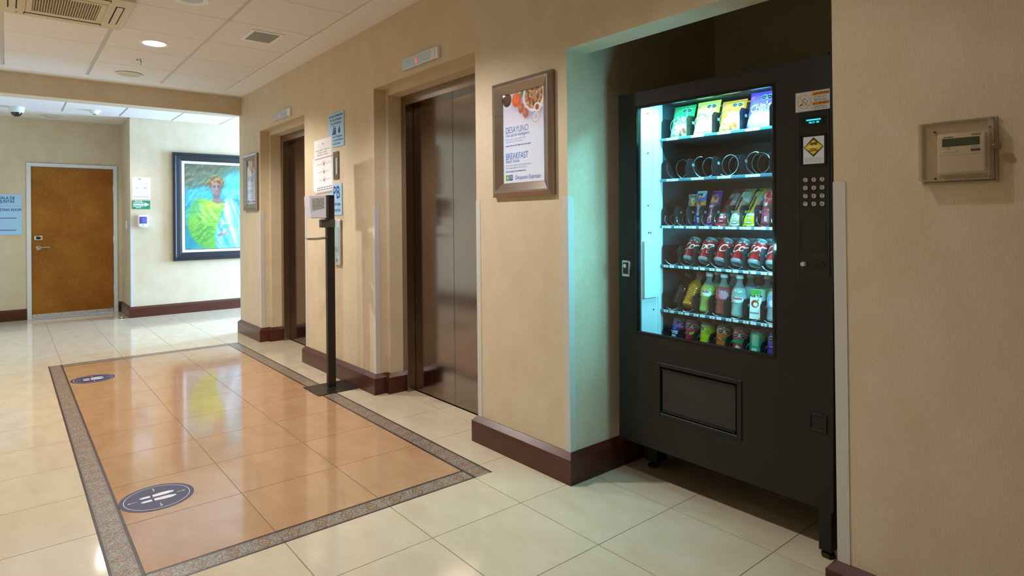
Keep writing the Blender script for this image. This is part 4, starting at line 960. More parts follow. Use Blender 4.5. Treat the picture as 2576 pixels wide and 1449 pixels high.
# the painting
def paint_fn(u, v):
    n = len(u)
    st1 = vnoise(u + 0.25 * v, v, 9, 34, 1) * 0.6 + vnoise(u - 0.2 * v, v, 24, 60, 2) * 0.4
    st2 = vnoise(u, v - 0.6 * u, 16, 40, 6)
    img = np.tile(hexc('3f9398'), (n, 1))
    img = over(img, '2c7d86', sst(0.45, 0.7, st1) * 0.8); img = over(img, '6fc0bd', sst(0.55, 0.8, st2) * 0.7)
    top = sst(0.62, 0.86, v + 0.12 * (st1 - 0.5) - 0.18 * sst(0.35, 0.8, u))
    img = over(img, '6e6c50', top * 0.85); img = over(img, '8d8f72', top * sst(0.5, 0.75, st1) * 0.7); img = over(img, '57563f', top * sst(0.55, 0.3, st2) * 0.6)
    img = over(img, '66cfc6', ell(u, v, 0.80, 0.80, 0.24, 0.12, 0.9) * (0.35 + 0.5 * st1)); img = over(img, '59b6c4', ell(u, v, 0.22, 0.63, 0.3, 0.08, 0.9) * (0.4 + 0.6 * st2))
    img = over(img, '9fdfd6', ell(u, v, 0.72, 0.66, 0.16, 0.05, 0.9) * st1 * 0.9)
    img = over(img, '2a7f8e', ell(u, v, 0.08, 0.14, 0.22, 0.2, 0.8) * (0.4 + 0.5 * st2))
    # dress
    sw = vnoise(u + 0.9 * v, v - 0.3 * u, 26, 14, 8); fine = vnoise(u - 0.5 * v, v, 58, 40, 11)
    dr = poly(u + 0.03 * (st1 - 0.5), v + 0.02 * (fine - 0.5), [(0.13, 0.575), (0.22, 0.60), (0.33, 0.575), (0.44, 0.59), (0.585, 0.545), (0.52, 0.40), (0.45, 0.20), (0.44, -0.02), (0.34, -0.02), (0.20, 0.04), (0.08, 0.16), (0.035, 0.30), (0.05, 0.45)], 0.035)
    img = over(img, '6fae42', dr); img = over(img, '96c04a', dr * ell(u, v, 0.28, 0.44, 0.26, 0.2, 0.9) * (0.3 + 0.7 * fine)); img = over(img, '4f8f40', dr * sst(0.5, 0.8, st1) * 0.6)
    img = over(img, 'c3c838', dr * ell(u, v, 0.43, 0.545, 0.18, 0.06, 0.8) * (0.4 + 0.6 * st1)); img = over(img, 'c9d078', dr * sst(0.6, 0.85, sw) * ell(u, v, 0.33, 0.42, 0.25, 0.16, 0.8) * 0.6)
    img = over(img, '3f8440', dr * ell(u, v, 0.24, 0.16, 0.14, 0.14, 0.8) * sst(0.4, 0.7, st2) * 0.7); img = over(img, '3f9a80', dr * ell(u, v, 0.10, 0.50, 0.12, 0.10, 0.9) * 0.6)
    # neck, face
    img = over(img, '8a7670', poly(u, v, [(0.40, 0.66), (0.50, 0.66), (0.515, 0.60), (0.58, 0.558), (0.48, 0.535), (0.385, 0.562), (0.41, 0.60)], 0.012))
    img = over(img, '68625f', ell(u, v, 0.455, 0.632, 0.05, 0.035, 0.6) * 0.7)
    hn = vnoise(u + 0.3 * v, v, 44, 60, 4)
    img = over(img, '7d5836', ell(u, v + 0.01 * (hn - 0.5), 0.460, 0.783, 0.112, 0.086, 0.14)); img = over(img, 'a98450', ell(u, v, 0.462, 0.800, 0.105, 0.066, 0.3) * sst(0.35, 0.8, hn)); img = over(img, '5e3c22', ell(u, v, 0.44, 0.772, 0.10, 0.06, 0.5) * sst(0.55, 0.85, vnoise(u, v, 38, 26, 12)) * 0.8)
    img = over(img, '96796f', ell(u, v, 0.456, 0.722, 0.070, 0.074, 0.07)); img = over(img, 'ac897b', ell(u, v, 0.443, 0.757, 0.042, 0.026, 0.9) * 0.8); img = over(img, '6f5e5a', ell(u, v, 0.504, 0.712, 0.028, 0.058, 0.8) * 0.8)
    for cu in (0.428, 0.490):
        img = over(img, '4d484a', ell(u, v, cu, 0.741, 0.020, 0.009, 0.5)); img = over(img, '40606c', ell(u, v, cu, 0.740, 0.009, 0.006, 0.4)); img = over(img, '5c4336', ell(u, v, cu, 0.754, 0.024, 0.004, 0.6))
    img = over(img, 'a88c82', poly(u, v, [(0.455, 0.75), (0.466, 0.75), (0.472, 0.705), (0.452, 0.705)], 0.008) * 0.6)
    img = over(img, '94524c', ell(u, v, 0.457, 0.684, 0.020, 0.006, 0.5))
    # white veil
    ve = poly(u + 0.025 * (st2 - 0.5), v + 0.02 * (fine - 0.5), [(0.60, 0.60), (0.66, 0.615), (0.74, 0.57), (0.80, 0.47), (1.0, 0.38), (1.0, -0.02), (0.45, -0.02), (0.435, 0.14), (0.48, 0.30), (0.56, 0.43)], 0.02)
    fold = 0.6 * vnoise(u + 0.45 * v, v, 18, 3, 3) + 0.4 * vnoise(u + 0.6 * v, v, 50, 9, 13)
    img = over(img, '6fb0bd', ve); img = over(img, 'c9dbe4', ve * sst(0.42, 0.72, fold)); img = over(img, '3f98a4', ve * sst(0.44, 0.25, fold) * 0.8); img = over(img, 'dde8ee', ve * ell(u, v, 0.63, 0.45, 0.05, 0.17, 0.8, 0.3) * 0.6)
    img = over(img, 'd3e2ea', ve * ell(u, v, 0.86, 0.2, 0.2, 0.14, 0.8) * (0.25 + 0.75 * vnoise(u, v - 0.8 * u, 44, 44, 7)) * 0.8); img = over(img, '3fa09c', ve * ell(u, v, 0.60, 0.08, 0.05, 0.09, 0.8) * 0.8); img = over(img, '48a5a0', ve * ell(u, v, 0.585, 0.262, 0.06, 0.028, 0.7) * 0.9)
    img = over(img, 'dbe7ec', ve * (1 - sst(0.05, 0.16, np.abs(np.hypot((u - 0.60) / 0.085, (v - 0.245) / 0.062) - 1))) * sst(0.235, 0.26, v) * 0.8)
    # hand
    hd = poly(u, v, [(0.635, 0.245), (0.60, 0.245), (0.53, 0.20), (0.475, 0.165), (0.468, 0.145), (0.50, 0.142), (0.54, 0.150), (0.585, 0.165), (0.63, 0.205)], 0.008)
    img = over(img, '93887f', hd); img = over(img, 'b8aa9c', hd * ell(u, v, 0.57, 0.205, 0.05, 0.02, 0.7, 0.4))
    for k in range(3): img = over(img, '6f6862', hd * poly(u, v, [(0.475 + 0.012 * k, 0.150 + 0.008 * k), (0.54 + 0.006 * k, 0.170 + 0.010 * k), (0.54 + 0.006 * k, 0.173 + 0.010 * k), (0.475 + 0.012 * k, 0.153 + 0.008 * k)], 0.003))
    g = (vnoise(u, v, 63, 90, 5) - 0.5) * 0.10
    return np.clip(img * (1 + g[:, None]), 0, 1)
PYW, PZH = 1.19, 1.49
pt = thing('painting', 'large painting of a woman in green and white robes in a dark blue frame', 'painting', mw=onX(-0.285, 0.722, XP))
def rails(parent, name, m, x0, x1, y0, y1, prof):
    """four mitred rails; prof = [(inset, height)]"""
    n = len(prof)
    C4 = [(x0, y0, 1, 1), (x1, y0, -1, 1), (x1, y1, -1, -1), (x0, y1, 1, -1)]
    for k in range(4):
        a, c = C4[k], C4[(k + 1) % 4]; b = MB()
        vs = [(a[0] + a[2] * i, a[1] + a[3] * i, h) for i, h in prof] + [(c[0] + c[2] * i, c[1] + c[3] * i, h) for i, h in prof]
        fs = [(m_ + 0, (m_ + 1) % n, (m_ + 1) % n + n, m_ + n) for m_ in range(n)] + [tuple(reversed(range(n))), tuple(range(n, 2 * n))]
        b.add(vs, fs); b.f = [tuple(reversed(f)) for f in b.f]; b.obj(name, m, parent, smooth=False)
M_PF = mat('navy_lacquer', '141824', 0.25, coat=0.3)
rails(pt, 'frame_rail', M_PF, 0, PYW, 0, PZH, [(0, 0), (0, 0.045), (0.012, 0.055), (0.030, 0.055), (0.040, 0.040), (0.085, 0.034), (0.112, 0.026), (0.112, 0)])
rails(pt, 'liner', mat('white_liner', 'd9dcdf', 0.5), 0.112, PYW - 0.112, 0.112, PZH - 0.112, [(0, 0), (0, 0.022), (0.036, 0.018), (0.036, 0)])
bx('slip', M_DARK, pt, 0.146, PYW - 0.146, 0.146, PZH - 0.146, 0.001, 0.010)
picture('canvas', PYW - 0.308, PZH - 0.308, 170, 230, paint_fn, painted('oil_paint', 0.4), pt, 0.0125, 0.154, 0.154)

# ---------------------------------------------------------------- vending machine
MM = Matrix.Translation((-1.966, 0.245, 0)) @ Matrix.Rotation(0.0105, 4, 'Y')
vm = thing('vending_machine', 'black glass-front snack and drink vending machine in the wall niche', 'vending machine', mw=MM)
W, Hm, Dp = 0.994, 1.830, 0.84
Z0 = 0.182
WX0, WX1, WZ0, WZ1 = 0.106, 0.776, 0.707, 1.757
BX0, BX1, BZ0, BZ1 = 0.240, 0.618, 0.360, 0.567
M_VB = mat('machine_black', '171310', 0.42, spec=0.45, bump=((900, 900, 900), 0.08))
M_VB2 = mat('machine_black_trim', '12100f', 0.22)
M_INT = mat('machine_interior', '2f434b', 0.35)
M_INW = mat('machine_white_panel', 'dfe8ea', 0.4)
b = MB()
b.box(0, 0.02, 0.03, Dp, Z0, Hm); b.box(W - 0.02, W, 0.03, Dp, Z0, Hm); b.box(0, W, 0.03, Dp, Hm - 0.02, Hm); b.box(0, W, 0.03, Dp, Z0, Z0 + 0.02); b.box(0, W, Dp - 0.02, Dp, Z0, Hm)
b.obj('cabinet', M_VB, vm, smooth=False)
b = MB()
b.box(0, WX0, 0, 0.03, Z0, Hm); b.box(WX1, W, 0, 0.03, Z0, Hm); b.box(WX0, WX1, 0, 0.03, WZ1, Hm); b.box(WX0, BX0, 0, 0.03, Z0, WZ0); b.box(BX1, WX1, 0, 0.03, Z0, WZ0)
b.box(BX0, BX1, 0, 0.03, Z0, BZ0); b.box(BX0, BX1, 0, 0.03, BZ1, WZ0)
door = b.obj('door', M_VB, vm, smooth=False)
def ring(name, m, parent, x0, x1, z0, z1, w_, y0, y1, bev=0.0):
    q = MB()
    q.box(x0, x0 + w_, y0, y1, z0, z1, bev); q.box(x1 - w_, x1, y0, y1, z0, z1, bev)
    q.box(x0 + w_, x1 - w_, y0, y1, z0, z0 + w_, bev); q.box(x0 + w_, x1 - w_, y0, y1, z1 - w_, z1, bev)
    return q.obj(name, m, parent, smooth=False)
ring('window_bezel', M_VB2, vm, WX0 - 0.006, WX1 + 0.006, WZ0 - 0.006, WZ1 + 0.006, 0.012, -0.004, 0.012, 0.002)
bx('window_glass', clear('machine_glass', 'f4fbfa', refl=1.0), vm, WX0 + 0.004, WX1 - 0.004, 0.018, 0.021, WZ0 + 0.004, WZ1 - 0.004)
# delivery bin
ring('bin_surround', M_VB, vm, 0.224, 0.641, 0.342, 0.587, 0.018, -0.005, 0.01, 0.002)
fl = bx('bin_flap', mat('bin_flap_black', '211e1b', 0.35, noise=((9, 9, 9), 0.6, '2d2a27')), vm, 0.248, 0.611, 0.004, 0.012, 0.366, 0.561, 0.002)
bx('flap_edge', M_VB2, fl, 0.248, 0.611, -0.003, 0.005, 0.556, 0.561)
bx('flap_edge', M_VB2, fl, 0.248, 0.611, -0.003, 0.005, 0.366, 0.371)
bx('bin_back', M_DARK, vm, BX0, BX1, 0.028, 0.034, BZ0, BZ1)
# coin return
ring('coin_return', M_VB, vm, 0.905, 0.973, 0.460, 0.529, 0.011, -0.005, 0.004, 0.0015)
bx('coin_flap', mat('coin_flap_recess_shade', '0b0a09', 0.4), vm, 0.916, 0.962, -0.001, 0.002, 0.471, 0.518)  # darker colour stands in for the shade of a recess
# legs and feet
b = MB(); b.box(0.942, 0.988, 0.0, 0.10, 0.034, Z0 + 0.002, 0.002); b.obj('leg', M_VB, vm)
b = MB(); b.box(0.02, 0.10, 0.16, 0.24, 0.040, Z0 + 0.002, 0.002); b.obj('leg', M_VB, vm)
b = MB(); b.box(0.02, 0.10, 0.70, 0.78, 0.040, Z0 + 0.002, 0.002); b.obj('leg', M_VB, vm)
b = MB(); b.box(0.90, 0.985, 0.70, 0.78, 0.040, Z0 + 0.002, 0.002); b.obj('leg', M_VB, vm)
M_FT = mat('foot_metal', '3c3531', 0.3, 0.7)
for (x, y) in ((0.968, 0.02), (0.045, 0.20), (0.045, 0.74), (0.955, 0.74)):
    z = 0.0105 * x
    MB().lathe([(0.022, 0.0), (0.027, 0.006), (0.026, 0.011), (0.012, 0.020), (0.007, 0.022), (0.007, 0.045)], 6 if x > 0.5 else 20, (x, y, z)).obj('levelling_foot', M_FT, vm)
# lock on the left stile
lk = bx('lock_plate', M_CHROME, vm, 0.026, 0.073, -0.010, 0.002, 0.962, 1.040, 0.004, 2)
bx('lock_recess', M_FT, lk, 0.034, 0.066, -0.0108, -0.004, 0.975, 1.030)
MB().lathe([(0.010, 0.0), (0.010, 0.006), (0.004, 0.0065), (0.0, 0.0065)], 18, (0.050, -0.0108, 1.014), 'y').obj('lock_cylinder', M_CHROME, lk)
bx('hinge_pin', M_FT, vm, 0.955, 0.975, 0.01, 0.03, Hm, Hm + 0.012, 0.002)
# control column : frame x right, y up, z out
ring('panel_edge', mat('panel_edge_grey', '34312e', 0.3), vm, 0.8705, 0.9825, 1.0295, 1.6335, 0.002, -0.004, 0.001)
cp = MB().box(0.872, 0.981, 1.031, 1.632, -0.002, 0.003, 0.0015).obj('control_panel', mat('panel_black', '131211', 0.3), vm, mw=RW)
bx('display', mat('vfd_window', '04221f', 0.08), cp, 0.886, 0.969, 1.581, 1.615, 0.0028, 0.0042)
M_VFD = mat('vfd_glow', '0a5a66', 0.5, emit='35d8ff', estr=2.2)
b = MB(); rr = random.Random(2)
for k in range(16): b.box(0.902 + k * 0.0033, 0.9045 + k * 0.0033, 1.600, 1.6045, 0.0042, 0.0045)
b.obj('display_text', M_VFD, cp, smooth=False, kind='stuff')
text('06:21 00', 0.0105, 0.930, 1.5925, 0.0044, M_VFD, cp, 'display_text')
b = MB()
for (x0, x1, y0, y1) in ((0.881, 0.884, 1.434, 1.548), (0.971, 0.974, 1.434, 1.548), (0.881, 0.974, 1.434, 1.437), (0.881, 0.974, 1.545, 1.548)): b.box(x0, x1, y0, y1, 0.002, 0.006)
b.obj('sticker_holder', M_VB2, cp, smooth=False)
stk = bx('brand_sticker', mat('sticker_white', 'c9cdd0', 0.4), cp, 0.8905, 0.9655, 1.441, 1.541, 0.0028, 0.0036, 0.0003)
cx, cy = 0.928, 1.502
MB().prism([(cx, cy - 0.036), (cx + 0.036, cy), (cx, cy + 0.036), (cx - 0.036, cy)], 0.0036, 0.0039).obj('diamond_black', mat('sticker_black', '1f1a14', 0.5), stk, smooth=False)
MB().prism([(cx - 0.001, cy - 0.028), (cx + 0.033, cy + 0.001), (cx, cy + 0.027), (cx - 0.033, cy)], 0.0039, 0.0042).obj('diamond_yellow', mat('sticker_yellow', 'd9b31c', 0.5), stk, smooth=False)
M_SB = mat('sticker_black')
text('AMS', 0.0135, cx, cy + 0.012, 0.0047, M_SB, stk, bold=0.0007, shear=0.2)
text('SENSIT', 0.0125, cx, cy + 0.001, 0.0047, mat('sticker_pale', 'efe09a', 0.5), stk, bold=0.0004, shear=0.2)
text('ENTREGA', 0.0055, cx, cy - 0.008, 0.0047, M_SB, stk, bold=0.0002)
text('GARANTIZADA', 0.0055, cx, cy - 0.0135, 0.0047, M_SB, stk, bold=0.0002)
lines(MB(), 0.897, 0.960, [1.462, 1.4575, 1.453, 1.4485], 0.0037, 0.0014, seed=3).obj('small_print', M_PRINTG, stk, smooth=False, kind='stuff')
M_KEY = mat('key_chrome', 'b9babd', 0.18, 1.0)
for r_, row in enumerate(('123', '456', '789', '*0#')):
    for c_, ch in enumerate(row):
        x, y = (0.899, 0.9295, 0.959)[c_], (1.383, 1.3535, 1.3235, 1.2945)[r_]
        kb = MB().lathe([(0.0098, 0.002), (0.0098, 0.006), (0.0078, 0.0085), (0.0072, 0.0075), (0.0, 0.0075)], 22, (x, y, 0)).obj('key', M_KEY, cp)
        text(ch, 0.012, x, y, 0.0078, M_PRINT, kb, 'key_digit', bold=0.0003)
b = MB()
for (x0, x1, y0, y1) in ((0.881, 0.8825, 1.124, 1.240), (0.9695, 0.971, 1.124, 1.240), (0.881, 0.971, 1.124, 1.1255), (0.881, 0.971, 1.2385, 1.240)): b.box(x0, x1, y0, y1, 0.002, 0.0045)
b.obj('blank_plate', M_VB2, cp, smooth=False)
text('AMS', 0.016, 0.938, 1.106, 0.0031, mat('emboss_grey', '3a3632', 0.4), cp, shear=0.3)
MB().lathe([(0.0085, 0.002), (0.0085, 0.016), (0.0075, 0.0185), (0, 0.0185)], 20, (0.893, 1.072, 0)).obj('return_button', mat('button_grey', 'a9aeb0', 0.4), cp)
MB().lathe([(0.020, 0.002), (0.017, 0.006), (0.0, 0.006)], 28, (0, 0, 0), 'z', 0, Matrix.Translation((0.950, 1.073, 0)) @ Matrix.Diagonal((1.0, 0.62, 1, 1))).obj('coin_entry', M_VB2, cp)
bx('coin_slot', M_DARK, cp, 0.936, 0.964, 1.0715, 1.0755, 0.0055, 0.0064)
# warning sticker
ws = MB().box(0.861, 0.985, 1.636, 1.708, 0.0005, 0.0016, 0.0003).obj('warning_sticker', mat('sticker_grey', 'b9bcbc', 0.45), vm, mw=RW)
M_OR = mat('sticker_orange', 'e08a1e', 0.5)
bx('orange_band', M_OR, ws, 0.922, 0.981, 1.690, 1.703, 0.0016, 0.0019); bx('orange_band', M_OR, ws, 0.922, 0.981, 1.655, 1.667, 0.0016, 0.0019)
for yy, body in ((1.6965, 'WARNING'), (1.661, 'CUIDADO')):
    text(body, 0.0105, 0.9585, yy, 0.0022, M_SB, ws, bold=0.0003)
    MB().prism([(0.926, yy - 0.004), (0.934, yy - 0.004), (0.930, yy + 0.0035)], 0.0019, 0.0021).obj('triangle', M_SB, ws, smooth=False)
lines(MB(), 0.930, 0.974, [1.6855, 1.6825, 1.6765, 1.6735, 1.6705], 0.0017, 0.0011, seed=1).obj('small_print', M_PRINT, ws, smooth=False, kind='stuff')
lines(MB(), 0.928, 0.976, [1.6515, 1.6485, 1.6445, 1.6415], 0.0017, 0.0011, seed=2).obj('small_print', M_PRINT, ws, smooth=False, kind='stuff')
bx('divider_line', M_SB, ws, 0.9205, 0.9211, 1.638, 1.706, 0.0016, 0.0018)
b = MB(); n = 40; cx, cy = 0.8925, 1.672
for k in range(n):
    a = 2 * math.pi * k / n; b.v += [(cx + 0.0225 * math.cos(a), cy + 0.0225 * math.sin(a), 0.0019), (cx + 0.0255 * math.cos(a), cy + 0.0255 * math.sin(a), 0.0019)]
b.f = [(2 * k, 2 * k + 1, 2 * ((k + 1) % n) + 1, 2 * ((k + 1) % n)) for k in range(n)]; b.obj('prohibition_ring', M_OR, ws)
xf = Matrix.Translation((cx, cy, 0)) @ Matrix.Rotation(R(-45), 4, 'Z'); MB().box(-0.023, 0.023, -0.0012, 0.0012, 0.0018, 0.0020, xf=xf).obj('prohibition_bar', M_OR, ws, smooth=False)
b = MB(); xf = Matrix.Translation((cx + 0.004, cy + 0.002, 0)) @ Matrix.Rotation(R(-38), 4, 'Z')
for (x0, x1, y0, y1) in ((-0.009, -0.0078, -0.007, 0.007), (0.0078, 0.009, -0.007, 0.007), (-0.009, 0.009, -0.007, -0.0058), (-0.009, 0.009, 0.0058, 0.007)): b.box(x0, x1, y0, y1, 0.0020, 0.0022, xf=xf)
b.obj('tipping_machine_symbol', M_SB, ws, smooth=False)
MB().prism([(cx - 0.016, cy - 0.013), (cx + 0.012, cy - 0.013), (cx + 0.012, cy - 0.0122), (cx - 0.010, cy - 0.0122), (cx - 0.003, cy - 0.006), (cx - 0.006, cy - 0.005), (cx - 0.016, cy - 0.011)], 0.0020, 0.0022).obj('fallen_person_symbol', M_SB, ws, smooth=False)

# ---- inside: white side panel, back, lights
IX0, IX1, IY1 = 0.112, 0.815, 0.66
TY = 0.175
ip = bx('side_panel', M_INW, vm, IX0 - 0.008, IX0, 0.031, TY + 0.02, 0.62, 1.80)
b = MB(); xf = Matrix(((0, 0, 1, 0), (1, 0, 0, 0), (0, 1, 0, 0), (0, 0, 0, 1)))
b.prism([(0.034, 0.862), (0.138, 0.862), (0.138, 1.105), (0.118, 1.130), (0.034, 1.130)], IX0, IX0 + 0.016, xf); b.obj('motor_cover', M_INW, ip, smooth=False)
for (y, z) in ((0.08, 1.74), (0.08, 1.55), (0.08, 1.30), (0.10, 1.17), (0.085, 1.17), (0.12, 0.80)):
    MB().cyl((IX0, y, z), 0.004, 0.002, 10, 'x').obj('screw', M_FT, ip)
bx('panel_seam', M_PRINTG, ip, IX0, IX0 + 0.0008, 0.118, 0.1195, 1.13, 1.80)
bx('panel_strip', M_INW, ip, IX0, IX0 + 0.006, 0.150, 0.172, 0.62, 1.80)
bx('inner_side', M_INT, vm, IX0 - 0.006, IX0 - 0.001, TY + 0.02, IY1, 0.60, 1.81)
bx('inner_back', M_INT, vm, IX0, IX1, IY1, IY1 + 0.005, 0.60, 1.81)
bx('inner_side', M_INT, vm, IX1, IX1 + 0.005, 0.031, IY1, 0.60, 1.81)
bx('inner_floor', M_INT, vm, IX0, IX1, 0.031, IY1, 0.585, 0.60)
bx('inner_top', M_INT, vm, IX0, IX1, 0.031, IY1, 1.795, 1.80)
M_TUBE = mat('led_tube', 'ffffff', 0.5, emit='b8f2ff', estr=6.0)
MB().cyl((0.800, 0.055, 0.77), 0.006, 0.73, 12).obj('light_tube', M_TUBE, vm)
MB().cyl((0.15, 0.050, 1.783), 0.006, 0.62, 12, 'x').obj('light_tube', M_TUBE, vm)
def mlight(name, loc, d, sx, sy, p, c):
    o = area_light(name, (0, 0, 0), d, sx, sy, p, c); o.parent = vm; o.location = loc; return o
VC = (0.20, 0.78, 1.0)
mlight('machine_top_light', (0.45, 0.052, 1.772), (0, 0.30, -1), 0.62, 0.02, 14.0, VC)
mlight('machine_side_light', (0.792, 0.055, 1.13), (-1, 0.12, 0), 0.72, 0.02, 15.0, VC)

# ---- trays
M_TRAY = mat('tray_steel', '5f767c', 0.3, 0.5)
M_DIV = mat('tray_divider', '1f272b', 0.25, 0.2)
M_RAIL = mat('price_rail', '47707e', 0.25)
M_TAGW = mat('tag_white', 'f4f4f2', 0.5)
M_COIL = mat('coil_wire', 'aebcc2', 0.22, 0.9)
_coil = {}
def coil_mesh(rad, pitch, turns, ph):
    k = (rad, pitch, turns, ph)
    if k not in _coil:
        n = int(turns * 18); pts = []
        for i in range(n + 1):
            a = 2 * math.pi * i / 18 + ph; pts.append((rad * math.cos(a), pitch * i / 18, rad * math.sin(a)))
        _coil[k] = MB().tube(pts, 0.0017, 6).mesh('coil', M_COIL)
    return _coil[k]
D12 = [0.121, 0.262, 0.396, 0.531, 0.666, 0.800]
D3 = [0.121, 0.194, 0.260, 0.328, 0.395, 0.464, 0.530, 0.598, 0.664, 0.732, 0.800]
D46 = [0.128, 0.212, 0.295, 0.378, 0.461, 0.5425, 0.6235, 0.705, 0.787]
TZ = [1.622, 1.426, 1.202, 1.013, 0.797, 0.628]
TRAYS = [(TZ[0], D12, 0.048, 0.085, 0.100, 1), (TZ[1], D12, 0.048, 0.055, 0.095, 2), (TZ[2], D3, 0.027, 0.045, 0.095, 3), (TZ[3], D46, 0.036, 0.075, 0.095, 4), (TZ[4], D46, 0.036, 0.075, 0.090, 5), (TZ[5], D46, 0.036, 0.075, 0.085, 6)]
DEPTH = 0.46
for (tz, dv, rad, pitch, dh, rn) in TRAYS:
    tr = bx('tray', M_TRAY, vm, IX0, IX1 - 0.002, TY, TY + DEPTH, tz - 0.006, tz - 0.003)
    rail = MB().box(IX0, IX1 - 0.002, TY - 0.010, TY + 0.001, tz - 0.011, tz + 0.002, 0.002); rail.obj('price_rail', M_RAIL, tr)
    for i, x in enumerate(dv):
        b = MB(); b.prism([(TY + 0.002, tz - 0.003), (TY + DEPTH, tz - 0.003), (TY + DEPTH, tz + dh), (TY + 0.018, tz + dh), (TY + 0.002, tz + dh - 0.016)], x - 0.0008, x + 0.0008, xf)
        dvo = b.obj('divider', M_DIV, tr, smooth=False)
        if 0 < i < len(dv) - 1: bx('divider_window', mat('divider_slot', '9fb0b4', 0.4), dvo, x + 0.0008, x + 0.0011, TY + 0.045, TY + 0.063, tz + dh * 0.62, tz + dh * 0.75)
    for i in range(len(dv) - 1):
        cx = (dv[i] + dv[i + 1]) / 2
        if cx > 0.76: continue
        turns = 4.5 if rn == 2 else 3.5
        ph = {1: 0.4, 2: (2.6, 0.9, 3.4, 1.2, 0.3)[i % 5], 3: 2.2, 4: 3.5, 5: 3.9, 6: 1.0}[rn] + 0.35 * (i % 3)
        link('coil', coil_mesh(rad, pitch if rn != 2 else (0.075, 0.075, 0.055, 0.048, 0.055)[i], turns, round(ph, 2)), tr, loc=(cx, TY + 0.006, tz + rad + 0.001))
        num = '%d%d' % (rn, i if rn > 2 else 2 * i)
        for k, dx in enumerate((-0.018, 0.016)):
            if rn == 3: dx *= 0.8
            wd = 0.012 if rn > 2 else 0.016
            tg = MB().box(cx + dx - wd, cx + dx + wd, tz - 0.0100, tz + 0.0008, 0.0, 0.0006).obj('price_tag', M_TAGW, tr, smooth=False, mw=Matrix.Translation((0, TY - 0.0101, 0)) @ RW)
            if k == 0: text(num, 0.0105, cx + dx, tz - 0.005, 0.0007, M_PRINT, tg, 'tag_number', bold=0.0002)
            else: text('$%d' % (14 + (i * 3 + rn) % 12), 0.0085, cx + dx, tz - 0.005, 0.0007, M_PRINTG, tg, 'tag_price')

# ---------------------------------------------------------------- goods in the machine
M_PK = painted('printed_foil', 0.28, 0.25)
M_CANP = painted('printed_can', 0.22, 0.3, 0.15)
def place(x, y, z, lean=0, turn=0, roll=0):
    return MM @ Matrix.Translation((x, y, z)) @ Matrix.Rotation(R(roll), 4, 'Y') @ Matrix.Rotation(R(-lean), 4, 'X') @ Matrix.Rotation(R(turn), 4, 'Z')
def pillow(w_, h_, t_, crimp=0.06, nx=22, ny=30, seed=0, box=0.0):
    """returns front surface function and mesh data; front is -y, base z=0"""
    rs = np.random.RandomState(seed); ph = rs.rand(6) * 6.28
    def thick(u, v):
        pu = max(0.0, 1 - abs(2 * u - 1) ** (2.4 + 6 * box)) ; vv = (v - crimp) / (1 - 2 * crimp)
        pv = max(0.0, 1 - abs(2 * vv - 1) ** (3.0 + 8 * box)) if 0 < vv < 1 else 0.0
        wr = 1 + 0.10 * math.sin(9 * u + 7 * v + ph[0]) * math.sin(11 * v - 5 * u + ph[1])
        return t_ / 2 * (pu ** 0.6) * (pv ** 0.55) * wr + 0.0006
    def edge(v): return 1 - 0.035 * math.sin(math.pi * min(max(v, 0), 1))
    def pt(u, v, s): return ((u - 0.5) * w_ * edge(v), s * thick(u, v), v * h_)
    return thick, pt
def foil(name, w_, h_, t_, fn, label, cat, mw, seed=0, words=(), group=None, box=0.0, nx=30, ny=44):
    thick, pt = pillow(w_, h_, t_, seed=seed, box=box)
    vs = []; UV = []
    for s in (-1, 1):
        for j in range(ny + 1):
            for i in range(nx + 1): vs.append(pt(i / nx, j / ny, s)); UV.append((i / nx, j / ny))
    q = nx + 1; fs = []
    for j in range(ny):
        for i in range(nx):
            a = j * q + i; fs.append((a, a + 1, a + q + 1, a + q)); o_ = (ny + 1) * q; fs.append((o_ + a, o_ + a + q, o_ + a + q + 1, o_ + a + 1))
    b = MB(); b.v = vs; b.f = fs
    me = b.mesh(name, M_PK); UV = np.array(UV); setcol(me, fn(UV[:, 0], UV[:, 1]))
    root = thing(name, label, cat, mw=mw, group=group)
    link('wrapper', me, root)
    def surf(x, z): u_, v_ = min(max(x / w_ + 0.5, 0.01), 0.99), min(max(z / h_, 0.01), 0.99); return (x, -thick(u_, v_) - 0.0007, z)
    for k, (body, size, x, z, m, kw) in enumerate(words):
        b = MB(); wraptext(b, body, size, x, z, lambda px, pz: (surf(px, pz)[0], surf(px, pz)[1] - 0.0007 * k, pz), **kw); b.obj('lettering', m, root, smooth=False)
    return root
def oct_marks(img, u, v, cu, cv, n=2, r=0.07, k=0.75):
    for i in range(n):
        c = cu + i * r * 2.3
        img = over(img, 'f2f2f2', ell(u, v, c, cv, r * 1.14, r * 1.14 * k, 0.08)); img = over(img, '15181c', ell(u, v, c, cv, r, r * k, 0.08)); img = over(img, 'b9bdc0', ell(u, v, c, cv, r * 0.65, r * 0.12 * k, 0.4) * 0.8)
    return img
def chips_bag(base, dark, low, lowc):
    def fn(u, v):
        img = np.tile(hexc(base), (len(u), 1)); img = over(img, dark, sst(0.2, 0.0, np.minimum(u, 1 - u)) * 0.5)
        img = over(img, dark, (sst(0.055, 0.03, v) + sst(0.945, 0.97, v)) * 0.6)
        img = over(img, 'e05a78', poly(u, v, [(0.06, 0.78), (0.22, 0.80), (0.22, 0.88), (0.06, 0.87)], 0.01))
        img = oct_marks(img, u, v, 0.60, 0.80, 2, 0.085, 0.75)
        lo = ell(u, v, 0.62, 0.18, 0.55, 0.24, 0.25); nn = vnoise(u, v, 10, 12, 3)
        img = over(img, low, lo * 0.9); img = over(img, lowc, lo * sst(0.5, 0.75, nn)); img = over(img, 'f6e9c8', lo * sst(0.55, 0.8, vnoise(u, v, 8, 9, 8)) * 0.8)
        return img
    return fn
